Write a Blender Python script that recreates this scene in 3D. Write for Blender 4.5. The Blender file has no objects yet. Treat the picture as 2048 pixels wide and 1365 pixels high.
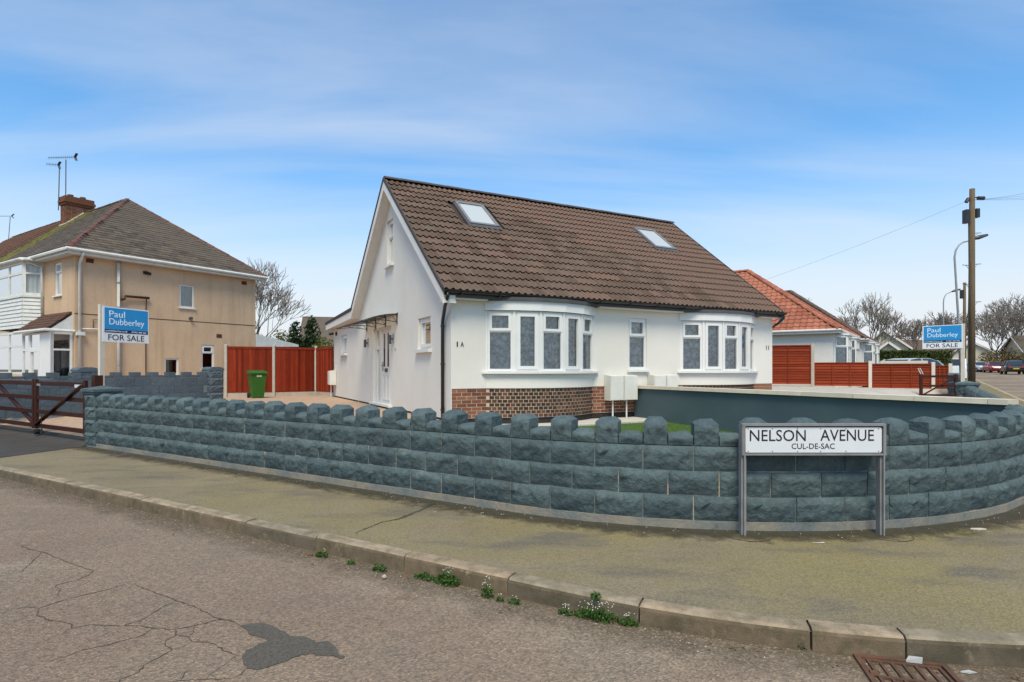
import bpy, math, random
from mathutils import Vector, Matrix, noise

# ------------------------------------------------------------------ scene, camera, sky, sun, exposure
scene = bpy.context.scene
scene.render.engine = 'CYCLES'
scene.render.resolution_x, scene.render.resolution_y = 1024, 682
col = scene.collection
rnd = random.Random(7)
R = math.radians

cam_data = bpy.data.cameras.new('camera')
cam = bpy.data.objects.new('camera', cam_data)
col.objects.link(cam)
cam.location = (0, 0, 1.45)
cam.rotation_euler = (R(90), 0, 0)
cam_data.sensor_width = 36.0
cam_data.lens = 20.28
cam_data.shift_y = 0.0274
cam_data.clip_end = 5000
scene.camera = cam

SUN_AZ, SUN_EL = R(181), R(57)          # behind the camera, 
world = bpy.data.worlds.new('World')
scene.world = world
world.use_nodes = True
wn, wl = world.node_tree.nodes, world.node_tree.links
wn.clear()
w_out = wn.new('ShaderNodeOutputWorld')
w_bg = wn.new('ShaderNodeBackground')
w_bg.inputs['Strength'].default_value = 0.10
sky = wn.new('ShaderNodeTexSky')
sky.sky_type = 'NISHITA'
sky.sun_disc = False
sky.sun_elevation = SUN_EL
sky.sun_rotation = SUN_AZ
sky.air_density = 1.0
sky.dust_density = 1.2
sky.ozone_density = 2.2
tc = wn.new('ShaderNodeTexCoord')
sep = wn.new('ShaderNodeSeparateXYZ')
wl.new(tc.outputs['Generated'], sep.inputs[0])
def wmath(op, a, b=None, clamp=False):
    n = wn.new('ShaderNodeMath'); n.operation = op; n.use_clamp = clamp
    for i, v in enumerate((a, b)):
        if v is None: continue
        if isinstance(v, (int, float)): n.inputs[i].default_value = v
        else: wl.new(v, n.inputs[i])
    return n.outputs[0]
zc = wmath('MAXIMUM', sep.outputs[2], 0.0)
den = wmath('ADD', zc, 0.16)
cu = wmath('DIVIDE', sep.outputs[0], den)
cv = wmath('DIVIDE', sep.outputs[1], den)
comb = wn.new('ShaderNodeCombineXYZ')
wl.new(cu, comb.inputs[0]); wl.new(cv, comb.inputs[1])
mp = wn.new('ShaderNodeMapping')
mp.inputs['Rotation'].default_value = (0, 0, R(12))
mp.inputs['Scale'].default_value = (0.30, 1.5, 1)
mp.inputs['Location'].default_value = (14.2, 7.1, 0)
wl.new(comb.outputs[0], mp.inputs[0])
cn = wn.new('ShaderNodeTexNoise')
cn.inputs['Scale'].default_value = 1.15; cn.inputs['Detail'].default_value = 7; cn.inputs['Roughness'].default_value = 0.52
cn.inputs['Distortion'].default_value = 0.5
wl.new(mp.outputs[0], cn.inputs['Vector'])
cr = wn.new('ShaderNodeMapRange'); cr.inputs[1].default_value = 0.44; cr.inputs[2].default_value = 0.82
cr.inputs[3].default_value = 0.05; cr.inputs[4].default_value = 0.62
wl.new(cn.outputs[0], cr.inputs[0])
# thin high haze: whitens the sky towards the horizon all the way round
hzn = wn.new('ShaderNodeMapRange'); hzn.interpolation_type = 'SMOOTHSTEP'
for i, v in ((1, 0.36), (2, 0.02), (3, 0.0), (4, 1.0)): hzn.inputs[i].default_value = v
wl.new(zc, hzn.inputs[0])
hzs = hzn.outputs[0]
veil = wmath('SUBTRACT', 1.0, wmath('MULTIPLY', wmath('SUBTRACT', 1.0, cr.outputs[0], True), wmath('SUBTRACT', 1.0, hzs, True)), True)
mix1 = wn.new('ShaderNodeMixRGB')
wl.new(veil, mix1.inputs[0])
gain = wn.new('ShaderNodeMixRGB'); gain.blend_type = 'MULTIPLY'; gain.inputs[0].default_value = 1.0
wl.new(sky.outputs[0], gain.inputs[1]); gain.inputs[2].default_value = (0.74, 1.38, 1.68, 1)
wl.new(gain.outputs[0], mix1.inputs[1])
mix1.inputs[2].default_value = (6.2, 6.45, 6.7, 1)
wl.new(mix1.outputs[0], w_bg.inputs['Color'])
wl.new(w_bg.outputs[0], w_out.inputs[0])

sun_data = bpy.data.lights.new('sun', 'SUN')
sun_data.energy = 3.0
sun_data.angle = R(24)
sun_data.color = (1.0, 0.88, 0.67)
sun = bpy.data.objects.new('sun', sun_data)
col.objects.link(sun)
sdir = Vector((math.sin(SUN_AZ) * math.cos(SUN_EL), math.cos(SUN_AZ) * math.cos(SUN_EL), math.sin(SUN_EL)))
sun.rotation_euler = sdir.to_track_quat('Z', 'Y').to_euler()
sun.location = sdir * 60

scene.view_settings.view_transform = 'Standard'
scene.view_settings.look = 'None'
scene.view_settings.exposure = 0.45
scene.view_settings.gamma = 1.0
scene.view_settings.use_curve_mapping = False

# ------------------------------------------------------------------ materials
def srgb(r, g, b):
    f = lambda c: c / 12.92 if c <= 0.04045 else ((c + 0.055) / 1.055) ** 2.4
    return (f(r / 255), f(g / 255), f(b / 255), 1)

class NT:
    def __init__(s, name):
        s.m = bpy.data.materials.new(name); s.m.use_nodes = True
        s.n, s.l = s.m.node_tree.nodes, s.m.node_tree.links
        s.n.clear()
        s.out = s.n.new('ShaderNodeOutputMaterial')
        s.b = s.n.new('ShaderNodeBsdfPrincipled')
        s.l.new(s.b.outputs[0], s.out.inputs[0])
        g = s.n.new('ShaderNodeNewGeometry'); s.pos = g.outputs['Position']
    def mapped(s, scale=(1, 1, 1), rot=(0, 0, 0), src=None):
        n = s.n.new('ShaderNodeMapping'); n.inputs['Scale'].default_value = scale; n.inputs['Rotation'].default_value = rot
        s.l.new(src or s.pos, n.inputs[0]); return n.outputs[0]
    def noise(s, scale, detail=4, rough=0.55, vec=None, dist=0):
        n = s.n.new('ShaderNodeTexNoise'); n.inputs['Scale'].default_value = scale
        n.inputs['Detail'].default_value = detail; n.inputs['Roughness'].default_value = rough; n.inputs['Distortion'].default_value = dist
        s.l.new(vec or s.pos, n.inputs['Vector']); return n.outputs[0]
    def voro(s, scale, feature='F1', vec=None, out=0):
        n = s.n.new('ShaderNodeTexVoronoi'); n.inputs['Scale'].default_value = scale; n.feature = feature
        s.l.new(vec or s.pos, n.inputs['Vector']); return n.outputs[out]
    def rng(s, v, a, b, c=0.0, d=1.0):
        n = s.n.new('ShaderNodeMapRange'); s.l.new(v, n.inputs[0])
        for i, x in zip((1, 2, 3, 4), (a, b, c, d)): n.inputs[i].default_value = x
        return n.outputs[0]
    def mix(s, fac, a, b, mode='MIX'):
        n = s.n.new('ShaderNodeMixRGB'); n.blend_type = mode
        for i, v in enumerate((fac, a, b)):
            if isinstance(v, (int, float)): n.inputs[i].default_value = v
            elif isinstance(v, tuple): n.inputs[i].default_value = v
            else: s.l.new(v, n.inputs[i])
        return n.outputs[0]
    def math(s, op, a, b=0.0, clamp=False):
        n = s.n.new('ShaderNodeMath'); n.operation = op; n.use_clamp = clamp
        for i, v in enumerate((a, b)):
            if isinstance(v, (int, float)): n.inputs[i].default_value = v
            else: s.l.new(v, n.inputs[i])
        return n.outputs[0]
    def rand(s):
        return s.n.new('ShaderNodeObjectInfo').outputs['Random']
    def ramp(s, v, stops):
        n = s.n.new('ShaderNodeValToRGB'); e = n.color_ramp.elements
        while len(e) < len(stops): e.new(0.5)
        for i, (p, c) in enumerate(stops): e[i].position = p; e[i].color = c
        s.l.new(v, n.inputs[0]); return n.outputs[0]
    def bump(s, v, strength=0.3, dist=0.01):
        n = s.n.new('ShaderNodeBump'); n.inputs['Strength'].default_value = strength; n.inputs['Distance'].default_value = dist
        s.l.new(v, n.inputs['Height']); s.l.new(n.outputs[0], s.b.inputs['Normal'])
    def color(s, v):
        if isinstance(v, tuple): s.b.inputs['Base Color'].default_value = v
        else: s.l.new(v, s.b.inputs['Base Color'])
    def rough(s, v):
        if isinstance(v, (int, float)): s.b.inputs['Roughness'].default_value = v
        else: s.l.new(v, s.b.inputs['Roughness'])

def simple(name, c1, c2=None, scale=6, rough=0.6, bump=0.0, bscale=60, vary=0.0, metallic=0.0, bdist=0.006, spec=0.3):
    t = NT(name)
    c2 = c2 or tuple(x * 0.78 for x in c1[:3]) + (1,)
    c = t.mix(t.rng(t.noise(scale, 5, 0.6), 0.32, 0.68), c1, c2)
    if vary:
        c = t.mix(1.0, c, t.ramp(t.rand(), [(0, (1 - vary,) * 3 + (1,)), (1, (1 + vary * 0.6,) * 3 + (1,))]), 'MULTIPLY')
    t.color(c); t.rough(rough)
    t.b.inputs['Metallic'].default_value = metallic
    t.b.inputs['Specular IOR Level'].default_value = spec
    if bump: t.bump(t.noise(bscale, 4, 0.6), bump, bdist)
    return t.m

M = {}
# white textured render
t = NT('white_render')
c = t.mix(t.rng(t.noise(0.9, 6, 0.6), 0.35, 0.7), (0.690, 0.652, 0.592, 1), (0.635, 0.596, 0.538, 1))
c = t.mix(t.rng(t.noise(3.0, 5, 0.6, t.mapped((6, 6, 0.35))), 0.60, 0.85, 0, 0.22), c, (0.46, 0.435, 0.395, 1))
t.color(c); t.rough(0.85); t.b.inputs['Specular IOR Level'].default_value = 0.15
t.bump(t.noise(110, 3, 0.7), 0.35, 0.006); M['render'] = t.m
M['upvc'] = simple('white_upvc', (0.69, 0.68, 0.655, 1), (0.65, 0.64, 0.615, 1), 3, 0.35)
M['white_paint'] = simple('white_painted_board', (0.70, 0.665, 0.61, 1), (0.64, 0.605, 0.555, 1), 4, 0.45)
M['dull_white'] = simple('weathered_white_plastic', (0.66, 0.66, 0.63, 1), (0.55, 0.54, 0.50, 1), 5, 0.5)
M['cream_box'] = simple('cream_grp_cabinet', (0.66, 0.64, 0.58, 1), (0.60, 0.58, 0.52, 1), 5, 0.5)
M['black_plastic'] = simple('black_plastic', (0.012, 0.011, 0.011, 1), (0.02, 0.018, 0.017, 1), 8, 0.35, spec=0.5)
M['black_paint'] = simple('black_bitumen_paint', (0.018, 0.016, 0.015, 1), (0.035, 0.03, 0.027, 1), 8, 0.7)
M['black_metal'] = simple('black_metal', (0.02, 0.018, 0.018, 1), (0.03, 0.028, 0.027, 1), 8, 0.4, spec=0.5)
M['lead'] = simple('grey_lead_flashing', (0.085, 0.082, 0.083, 1), (0.065, 0.063, 0.065, 1), 5, 0.6)
M['dark_grey'] = simple('dark_grey_metal', (0.07, 0.07, 0.075, 1), (0.05, 0.05, 0.055, 1), 6, 0.4, spec=0.5)
M['mid_grey'] = simple('mid_grey_metal', (0.20, 0.20, 0.205, 1), (0.16, 0.16, 0.165, 1), 6, 0.4, spec=0.5)
M['felt'] = simple('dark_roof_felt', (0.055, 0.05, 0.047, 1), (0.04, 0.036, 0.034, 1), 6, 0.8)
M['mortar'] = simple('pale_mortar', (0.52, 0.44, 0.34, 1), (0.40, 0.33, 0.25, 1), 12, 0.9, 0.3, 90)
M['interior'] = simple('dark_room', (0.05, 0.045, 0.04, 1), (0.035, 0.032, 0.03, 1), 2, 0.9)

# lace curtain
t = NT('net_curtain')
v1 = t.rng(t.voro(9, 'F1', t.mapped((1, 1, 0.7))), 0.25, 0.55, 1.0, 0.0)
v2 = t.rng(t.noise(16, 5, 0.75), 0.42, 0.58)
lace = t.math('ADD', t.math('MULTIPLY', v2, 0.38), t.math('MULTIPLY', v1, 0.30), True)
dif = t.n.new('ShaderNodeBsdfDiffuse'); dif.inputs[0].default_value = (0.92, 0.93, 0.92, 1)
tl = t.n.new('ShaderNodeBsdfTranslucent'); tl.inputs[0].default_value = (0.6, 0.62, 0.6, 1)
ms0 = t.n.new('ShaderNodeMixShader'); ms0.inputs[0].default_value = 0.3
t.l.new(dif.outputs[0], ms0.inputs[1]); t.l.new(tl.outputs[0], ms0.inputs[2])
tr = t.n.new('ShaderNodeBsdfTransparent')
ms = t.n.new('ShaderNodeMixShader')
t.l.new(t.math('ADD', lace, 0.42, True), ms.inputs[0]); t.l.new(tr.outputs[0], ms.inputs[1]); t.l.new(ms0.outputs[0], ms.inputs[2])
t.l.new(ms.outputs[0], t.out.inputs[0]); M['net'] = t.m
M['curtain'] = simple('grey_curtain', (0.50, 0.51, 0.50, 1), (0.40, 0.41, 0.41, 1), 3, 0.9)
M['blind'] = simple('white_blind', (0.72, 0.71, 0.68, 1), (0.66, 0.65, 0.62, 1), 3, 0.8)

def glass(name, tint=(0.92, 0.95, 0.95, 1), base=0.05):
    t = NT(name)
    tr = t.n.new('ShaderNodeBsdfTransparent'); tr.inputs[0].default_value = tint
    gl = t.n.new('ShaderNodeBsdfGlossy'); gl.inputs['Roughness'].default_value = 0.02
    lw = t.n.new('ShaderNodeFresnel'); lw.inputs[0].default_value = 1.5
    ms = t.n.new('ShaderNodeMixShader')
    t.l.new(t.math('ADD', t.math('MULTIPLY', lw.outputs[0], 1.6), base, True), ms.inputs[0])
    t.l.new(tr.outputs[0], ms.inputs[1]); t.l.new(gl.outputs[0], ms.inputs[2])
    t.l.new(ms.outputs[0], t.out.inputs[0]); return t.m
M['glass'] = glass('window_glass')
M['dark_glass'] = glass('shaded_glass', (0.5, 0.53, 0.53, 1), 0.08)
M['poly'] = glass('clear_polycarbonate', (0.85, 0.86, 0.86, 1), 0.10)
t = NT('rooflight_glass'); t.color((0.46, 0.47, 0.46, 1)); t.rough(0.12); t.b.inputs['Specular IOR Level'].default_value = 0.6; M['roofglass'] = t.m

# roof tiles
def tile_mat(name, stops, streak, bump=0.35, moss=None):
    t = NT(name)
    c = t.ramp(t.rand(), stops)
    n1 = t.noise(1.3, 6, 0.65)
    c = t.mix(t.rng(n1, 0.40, 0.72, 0, 0.55), c, streak)
    c = t.mix(t.rng(t.noise(60, 3, 0.7), 0.45, 0.75, 0, 0.30), c, (0.02, 0.016, 0.014, 1))
    if moss:
        c = t.mix(t.rng(t.noise(2.2, 7, 0.7), 0.40, 0.50, 0, 0.9), c, moss)
    t.color(c); t.rough(0.85); t.b.inputs['Specular IOR Level'].default_value = 0.2
    t.bump(t.noise(120, 3, 0.7), bump, 0.004); return t.m
M['tile'] = tile_mat('brown_concrete_tile', [(0, (0.095, 0.060, 0.043, 1)), (0.5, (0.120, 0.078, 0.057, 1)), (0.85, (0.145, 0.096, 0.071, 1)), (1, (0.170, 0.098, 0.074, 1))], (0.130, 0.098, 0.074, 1))
M['tile_slab'] = simple('brown_tile_bed', (0.06, 0.038, 0.028, 1), (0.04, 0.028, 0.02, 1), 4, 0.9)
M['ridge'] = simple('dark_ridge_tile', (0.075, 0.062, 0.056, 1), (0.055, 0.046, 0.042, 1), 5, 0.85, 0.3, 80, 0.15)
M['slate'] = tile_mat('grey_brown_slate', [(0, (0.060, 0.047, 0.037, 1)), (0.5, (0.088, 0.070, 0.055, 1)), (1, (0.125, 0.10, 0.080, 1))], (0.165, 0.125, 0.085, 1), 0.5)
M['mossy'] = tile_mat('mossy_slate', [(0, (0.065, 0.055, 0.046, 1)), (1, (0.11, 0.09, 0.075, 1))], (0.13, 0.11, 0.06, 1), 0.5, (0.19, 0.165, 0.03, 1))
M['brown_tile2'] = tile_mat('dark_brown_tile', [(0, (0.075, 0.038, 0.028, 1)), (1, (0.12, 0.06, 0.042, 1))], (0.10, 0.06, 0.03, 1), 0.5)
M['hip'] = simple('red_brown_hip_tile', (0.13, 0.055, 0.042, 1), (0.10, 0.055, 0.04, 1), 3, 0.85, 0.4, 60, 0.25)
M['red_tile'] = tile_mat('red_clay_tile', [(0, (0.27, 0.085, 0.050, 1)), (0.5, (0.34, 0.115, 0.068, 1)), (1, (0.41, 0.150, 0.092, 1))], (0.30, 0.13, 0.080, 1))
M['dark_tile'] = tile_mat('dark_far_tile', [(0, (0.10, 0.065, 0.05, 1)), (1, (0.15, 0.09, 0.07, 1))], (0.12, 0.09, 0.07, 1))

# bricks
def brick_mat(name, stops):
    t = NT(name)
    c = t.ramp(t.rand(), stops)
    c = t.mix(t.rng(t.noise(25, 4, 0.7), 0.45, 0.75, 0, 0.45), c, (0.05, 0.03, 0.02, 1))
    t.color(c); t.rough(0.9); t.b.inputs['Specular IOR Level'].default_value = 0.2
    t.bump(t.noise(90, 4, 0.7), 0.5, 0.004); return t.m
M['brick_dark'] = brick_mat('brown_brick', [(0, (0.040, 0.022, 0.015, 1)), (0.45, (0.072, 0.035, 0.021, 1)), (0.8, (0.115, 0.050, 0.029, 1)), (1, (0.165, 0.068, 0.038, 1))])
M['brick_red'] = brick_mat('orange_red_brick', [(0, (0.145, 0.052, 0.030, 1)), (0.5, (0.215, 0.080, 0.043, 1)), (1, (0.29, 0.125, 0.072, 1))])

M['brick_mid'] = brick_mat('weathered_brick', [(0, (0.11, 0.045, 0.025, 1)), (0.5, (0.17, 0.068, 0.036, 1)), (1, (0.22, 0.10, 0.055, 1))])

# blue-grey painted rock-faced block
def paint_block(name, a, b, wear, lo=0.66, hi=0.74, rough_face=True):
    t = NT(name)
    c = t.mix(t.rng(t.noise(2.3, 6, 0.62), 0.32, 0.68), a, b)
    c = t.mix(t.rng(t.noise(14, 6, 0.7), 0.35, 0.72, 0, 0.55), c, tuple(x * 0.55 for x in a[:3]) + (1,))
    c = t.mix(t.rng(t.noise(11, 5, 0.75), lo, hi, 0, 0.7), c, wear)
    c = t.mix(1.0, c, t.ramp(t.rand(), [(0, (0.84, 0.86, 0.88, 1)), (1, (1.12, 1.10, 1.08, 1))]), 'MULTIPLY')
    t.color(c); t.rough(0.8); t.b.inputs['Specular IOR Level'].default_value = 0.25
    h = t.math('ADD', t.math('ADD', t.noise(14, 7, 0.70, None, 0.6), t.math('MULTIPLY', t.voro(16), 0.5)), t.math('MULTIPLY', t.noise(80, 3, 0.7), 0.25))
    t.bump(h, 1.0, 0.026 if rough_face else 0.008); return t.m
BLUE_A, BLUE_B = (0.078, 0.108, 0.116, 1), (0.116, 0.162, 0.166, 1)
M['block'] = paint_block('blue_grey_painted_stone', BLUE_A, BLUE_B, (0.19, 0.155, 0.13, 1))
M['smooth_block'] = paint_block('blue_grey_painted_block', (0.075, 0.10, 0.122, 1), (0.098, 0.128, 0.15, 1), (0.14, 0.12, 0.11, 1), 0.75, 0.85, False)
t = NT('painted_mortar_joint')
c = t.mix(t.rng(t.noise(3.0, 5, 0.7), 0.52, 0.62), (0.145, 0.175, 0.178, 1), (0.46, 0.36, 0.27, 1))
t.color(c); t.rough(0.9); t.bump(t.noise(60, 4, 0.7), 0.5, 0.01); M['joint'] = t.m
t = NT('painted_footing')
c = t.mix(t.rng(t.noise(1.6, 6, 0.7), 0.38, 0.62), (0.13, 0.15, 0.15, 1), (0.26, 0.22, 0.165, 1))
c = t.mix(t.rng(t.noise(7, 5, 0.7), 0.58, 0.72, 0, 0.7), c, (0.07, 0.065, 0.05, 1))
t.color(c); t.rough(0.9); t.bump(t.noise(30, 5, 0.7), 0.7, 0.015); M['footing'] = t.m
t = NT('blue_grey_smooth_render')
c = t.mix(t.rng(t.noise(1.2, 5, 0.6), 0.35, 0.7), (0.052, 0.082, 0.094, 1), (0.064, 0.10, 0.106, 1))
t.color(c); t.rough(0.8); t.bump(t.noise(120, 3, 0.7), 0.3, 0.004); M['blue_render'] = t.m
M['coping'] = simple('cream_coping_stone', (0.60, 0.53, 0.41, 1), (0.50, 0.44, 0.34, 1), 5, 0.85, 0.25, 80, 0.12)

# ground
t = NT('worn_road_asphalt')
big = t.noise(0.42, 5, 0.6)
mid = t.noise(1.7, 6, 0.65)
c = t.mix(t.rng(big, 0.36, 0.66), (0.208, 0.150, 0.110, 1), (0.250, 0.190, 0.138, 1))
c = t.mix(t.rng(mid, 0.48, 0.75, 0, 0.55), c, (0.150, 0.122, 0.098, 1))
band = t.noise(1.0, 4, 0.6, t.mapped((0.16, 0.75, 1), (0, 0, R(31))))
c = t.mix(t.rng(band, 0.48, 0.62, 0, 0.75), c, (0.320, 0.258, 0.188, 1))
chips = t.voro(85, 'F1', None, 1)
sepc = t.n.new('ShaderNodeSeparateColor'); t.l.new(chips, sepc.inputs[0])
c = t.mix(1.0, c, t.ramp(sepc.outputs[0], [(0, (0.62, 0.62, 0.62, 1)), (0.5, (0.96, 0.96, 0.96, 1)), (0.85, (1.10, 1.08, 1.06, 1)), (1, (1.45, 1.40, 1.32, 1))]), 'MULTIPLY')
c = t.mix(t.rng(t.noise(240, 2, 0.6), 0.55, 0.72, 0, 0.6), c, (0.05, 0.042, 0.036, 1))
t.color(c); t.rough(0.9); t.b.inputs['Specular IOR Level'].default_value = 0.2
t.bump(t.math('ADD', t.voro(85), t.math('MULTIPLY', t.noise(30, 4), 0.6)), 0.6, 0.008); M['road'] = t.m

t = NT('mossy_footway')
big = t.noise(0.55, 6, 0.62, None, 0.4)
sx = t.n.new('ShaderNodeSeparateXYZ'); t.l.new(t.pos, sx.inputs[0])
c = t.mix(t.rng(t.noise(1.1, 5, 0.6), 0.35, 0.65), (0.182, 0.148, 0.100, 1), (0.222, 0.180, 0.120, 1))
c = t.mix(t.math('MULTIPLY', t.rng(big, 0.38, 0.64, 0, 0.85), t.rng(sx.outputs[0], -6.5, 2.0, 0.25, 1.0)), c, (0.208, 0.172, 0.072, 1))
c = t.mix(t.rng(t.noise(0.8, 5, 0.6, t.mapped((1, 2.4, 1), (0, 0, 0.5))), 0.52, 0.66, 0, 0.75), c, (0.118, 0.104, 0.088, 1))
fine = t.voro(95, 'F1', None, 1)
sepc = t.n.new('ShaderNodeSeparateColor'); t.l.new(fine, sepc.inputs[0])
c = t.mix(1.0, c, t.ramp(sepc.outputs[0], [(0, (0.78, 0.78, 0.77, 1)), (0.5, (1.0, 1.0, 1.0, 1)), (1, (1.22, 1.20, 1.16, 1))]), 'MULTIPLY')
c = t.mix(t.rng(t.noise(170, 2, 0.7), 0.58, 0.70, 0, 0.7), c, (0.035, 0.032, 0.018, 1))
t.color(c); t.rough(0.95); t.b.inputs['Specular IOR Level'].default_value = 0.15
t.bump(t.math('ADD', t.voro(95), t.noise(40, 4)), 0.5, 0.006); M['pavement'] = t.m

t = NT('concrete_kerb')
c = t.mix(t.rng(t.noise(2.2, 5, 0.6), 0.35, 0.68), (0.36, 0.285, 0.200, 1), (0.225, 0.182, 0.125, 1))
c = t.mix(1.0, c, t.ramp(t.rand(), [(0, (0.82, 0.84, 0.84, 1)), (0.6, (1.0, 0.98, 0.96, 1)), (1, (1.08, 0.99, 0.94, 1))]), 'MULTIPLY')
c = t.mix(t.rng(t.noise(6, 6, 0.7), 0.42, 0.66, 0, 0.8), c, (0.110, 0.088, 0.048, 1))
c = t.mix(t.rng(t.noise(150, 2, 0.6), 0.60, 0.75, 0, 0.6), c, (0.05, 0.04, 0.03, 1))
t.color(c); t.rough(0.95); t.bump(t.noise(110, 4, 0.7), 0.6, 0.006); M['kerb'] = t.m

t = NT('dark_kerb_face')  # darker, mottled kerb colour for the road-side faces of the stones
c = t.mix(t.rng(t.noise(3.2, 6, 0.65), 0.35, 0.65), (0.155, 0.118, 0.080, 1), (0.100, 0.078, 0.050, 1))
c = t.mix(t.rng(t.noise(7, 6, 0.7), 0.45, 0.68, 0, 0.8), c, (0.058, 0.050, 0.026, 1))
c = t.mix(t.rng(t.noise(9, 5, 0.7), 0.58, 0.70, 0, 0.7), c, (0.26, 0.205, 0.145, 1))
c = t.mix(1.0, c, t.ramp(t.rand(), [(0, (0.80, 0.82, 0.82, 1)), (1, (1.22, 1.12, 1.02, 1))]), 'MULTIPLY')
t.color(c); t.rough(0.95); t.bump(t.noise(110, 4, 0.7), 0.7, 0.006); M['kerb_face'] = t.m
M['patch'] = simple('dark_asphalt_patch', (0.125, 0.106, 0.084, 1), (0.060, 0.052, 0.043, 1), 60, 0.9, 1.0, 160)
M['apron'] = simple('black_asphalt', (0.060, 0.052, 0.044, 1), (0.042, 0.037, 0.032, 1), 3, 0.9, 0.7, 120)
M['crack'] = simple('open_crack', (0.055, 0.042, 0.032, 1), (0.09, 0.075, 0.05, 1), 20, 1.0)
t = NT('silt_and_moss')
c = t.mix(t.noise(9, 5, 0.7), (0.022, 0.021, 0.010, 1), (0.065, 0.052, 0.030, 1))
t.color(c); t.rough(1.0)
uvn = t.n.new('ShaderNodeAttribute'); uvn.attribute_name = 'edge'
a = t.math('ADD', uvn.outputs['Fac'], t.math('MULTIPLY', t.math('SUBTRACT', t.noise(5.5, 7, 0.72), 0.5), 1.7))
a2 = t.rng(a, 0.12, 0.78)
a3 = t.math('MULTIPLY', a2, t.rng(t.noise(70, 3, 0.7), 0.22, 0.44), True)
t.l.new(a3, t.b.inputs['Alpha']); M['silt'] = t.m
t = NT('gutter_grit')
c = t.mix(t.noise(30, 5, 0.7), (0.16, 0.115, 0.065, 1), (0.075, 0.06, 0.04, 1))
t.color(c); t.rough(1.0)
uvn = t.n.new('ShaderNodeAttribute'); uvn.attribute_name = 'edge'
a = t.math('ADD', uvn.outputs['Fac'], t.math('MULTIPLY', t.math('SUBTRACT', t.noise(4.5, 7, 0.72), 0.5), 1.6))
a3 = t.math('MULTIPLY', t.rng(a, 0.30, 1.05, 0, 0.85), t.rng(t.noise(60, 3, 0.7), 0.38, 0.55), True)
t.l.new(a3, t.b.inputs['Alpha']); M['grit'] = t.m
t = NT('block_paving')
bt = t.n.new('ShaderNodeTexBrick'); bt.inputs['Scale'].default_value = 1.0
bt.inputs['Brick Width'].default_value = 0.2; bt.inputs['Row Height'].default_value = 0.1; bt.inputs['Mortar Size'].default_value = 0.006
bt.inputs['Color1'].default_value = (0.36, 0.215, 0.145, 1); bt.inputs['Color2'].default_value = (0.44, 0.29, 0.20, 1); bt.inputs['Mortar'].default_value = (0.20, 0.15, 0.11, 1)
t.l.new(t.mapped((1, 1, 1), (0, 0, R(31))), bt.inputs['Vector'])
t.color(t.mix(t.rng(t.noise(1.5, 5), 0.4, 0.7, 0, 0.4), bt.outputs[0], (0.42, 0.33, 0.20, 1))); t.rough(0.9); M['paving'] = t.m
M['slab'] = simple('pale_paving_slab', (0.50, 0.46, 0.40, 1), (0.42, 0.39, 0.34, 1), 3, 0.9, 0.2, 60)
M['drive'] = simple('pale_concrete_drive', (0.46, 0.40, 0.35, 1), (0.38, 0.34, 0.30, 1), 2, 0.9, 0.2, 60)
M['lawn'] = simple('lawn', (0.07, 0.12, 0.018, 1), (0.045, 0.085, 0.012, 1), 8, 0.95, 0.8, 60)
M['soil'] = simple('rough_ground', (0.09, 0.10, 0.045, 1), (0.11, 0.09, 0.06, 1), 0.3, 0.95)
M['yellow'] = simple('yellow_road_paint', (0.50, 0.38, 0.12, 1), (0.36, 0.29, 0.16, 1), 9, 0.8)

# timber, metal, plastics
def wood(name, c1, c2, sc=(30, 30, 2), rough=0.75, vary=0.2, bump=0.3):
    t = NT(name)
    g = t.noise(1.0, 6, 0.65, t.mapped(sc))
    c = t.mix(t.rng(g, 0.35, 0.68), c1, c2)
    c = t.mix(t.rng(t.noise(1.6, 5, 0.6), 0.42, 0.72, 0, 0.4), c, tuple(x * 0.55 for x in c1[:3]) + (1,))
    if vary: c = t.mix(1.0, c, t.ramp(t.rand(), [(0, (1 - vary,) * 3 + (1,)), (1, (1 + vary,) * 3 + (1,))]), 'MULTIPLY')
    t.color(c); t.rough(rough); t.b.inputs['Specular IOR Level'].default_value = 0.12
    t.bump(g, bump, 0.005); return t.m
M['fence_red'] = wood('red_stained_featheredge', (0.250, 0.034, 0.012, 1), (0.165, 0.020, 0.008, 1), vary=0.38)
M['fence_orange'] = wood('orange_red_lap_panel', (0.250, 0.038, 0.013, 1), (0.160, 0.026, 0.010, 1), (3, 3, 40), vary=0.3)
M['gate'] = wood('dark_brown_stained_timber', (0.055, 0.020, 0.013, 1), (0.033, 0.012, 0.009, 1), (4, 4, 30), 0.5, 0.1)
M['pole'] = wood('weathered_pole_timber', (0.16, 0.115, 0.075, 1), (0.10, 0.075, 0.045, 1), (14, 14, 0.7), 0.9, 0)
M['pole_dark'] = simple('creosoted_pole_foot', (0.05, 0.022, 0.016, 1), (0.035, 0.017, 0.012, 1), 5, 0.8)
M['concrete'] = simple('concrete_post', (0.44, 0.39, 0.32, 1), (0.36, 0.32, 0.26, 1), 7, 0.9, 0.3, 70)
M['galv'] = simple('galvanised_steel', (0.30, 0.31, 0.32, 1), (0.24, 0.25, 0.26, 1), 4, 0.55, metallic=0.3)
M['sign_post'] = simple('grey_sign_post', (0.24, 0.235, 0.23, 1), (0.18, 0.175, 0.17, 1), 7, 0.5)
M['sign_white'] = simple('sign_white', (0.62, 0.63, 0.65, 1), (0.58, 0.59, 0.61, 1), 2, 0.35)
M['sign_black'] = simple('sign_black', (0.012, 0.012, 0.014, 1), (0.016, 0.016, 0.018, 1), 4, 0.5)
M['board_white'] = simple('board_white', (0.76, 0.77, 0.78, 1), (0.72, 0.73, 0.74, 1), 2, 0.4)
M['board_blue'] = simple('board_sky_blue', (0.020, 0.27, 0.58, 1), (0.018, 0.25, 0.55, 1), 2, 0.4)
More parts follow.
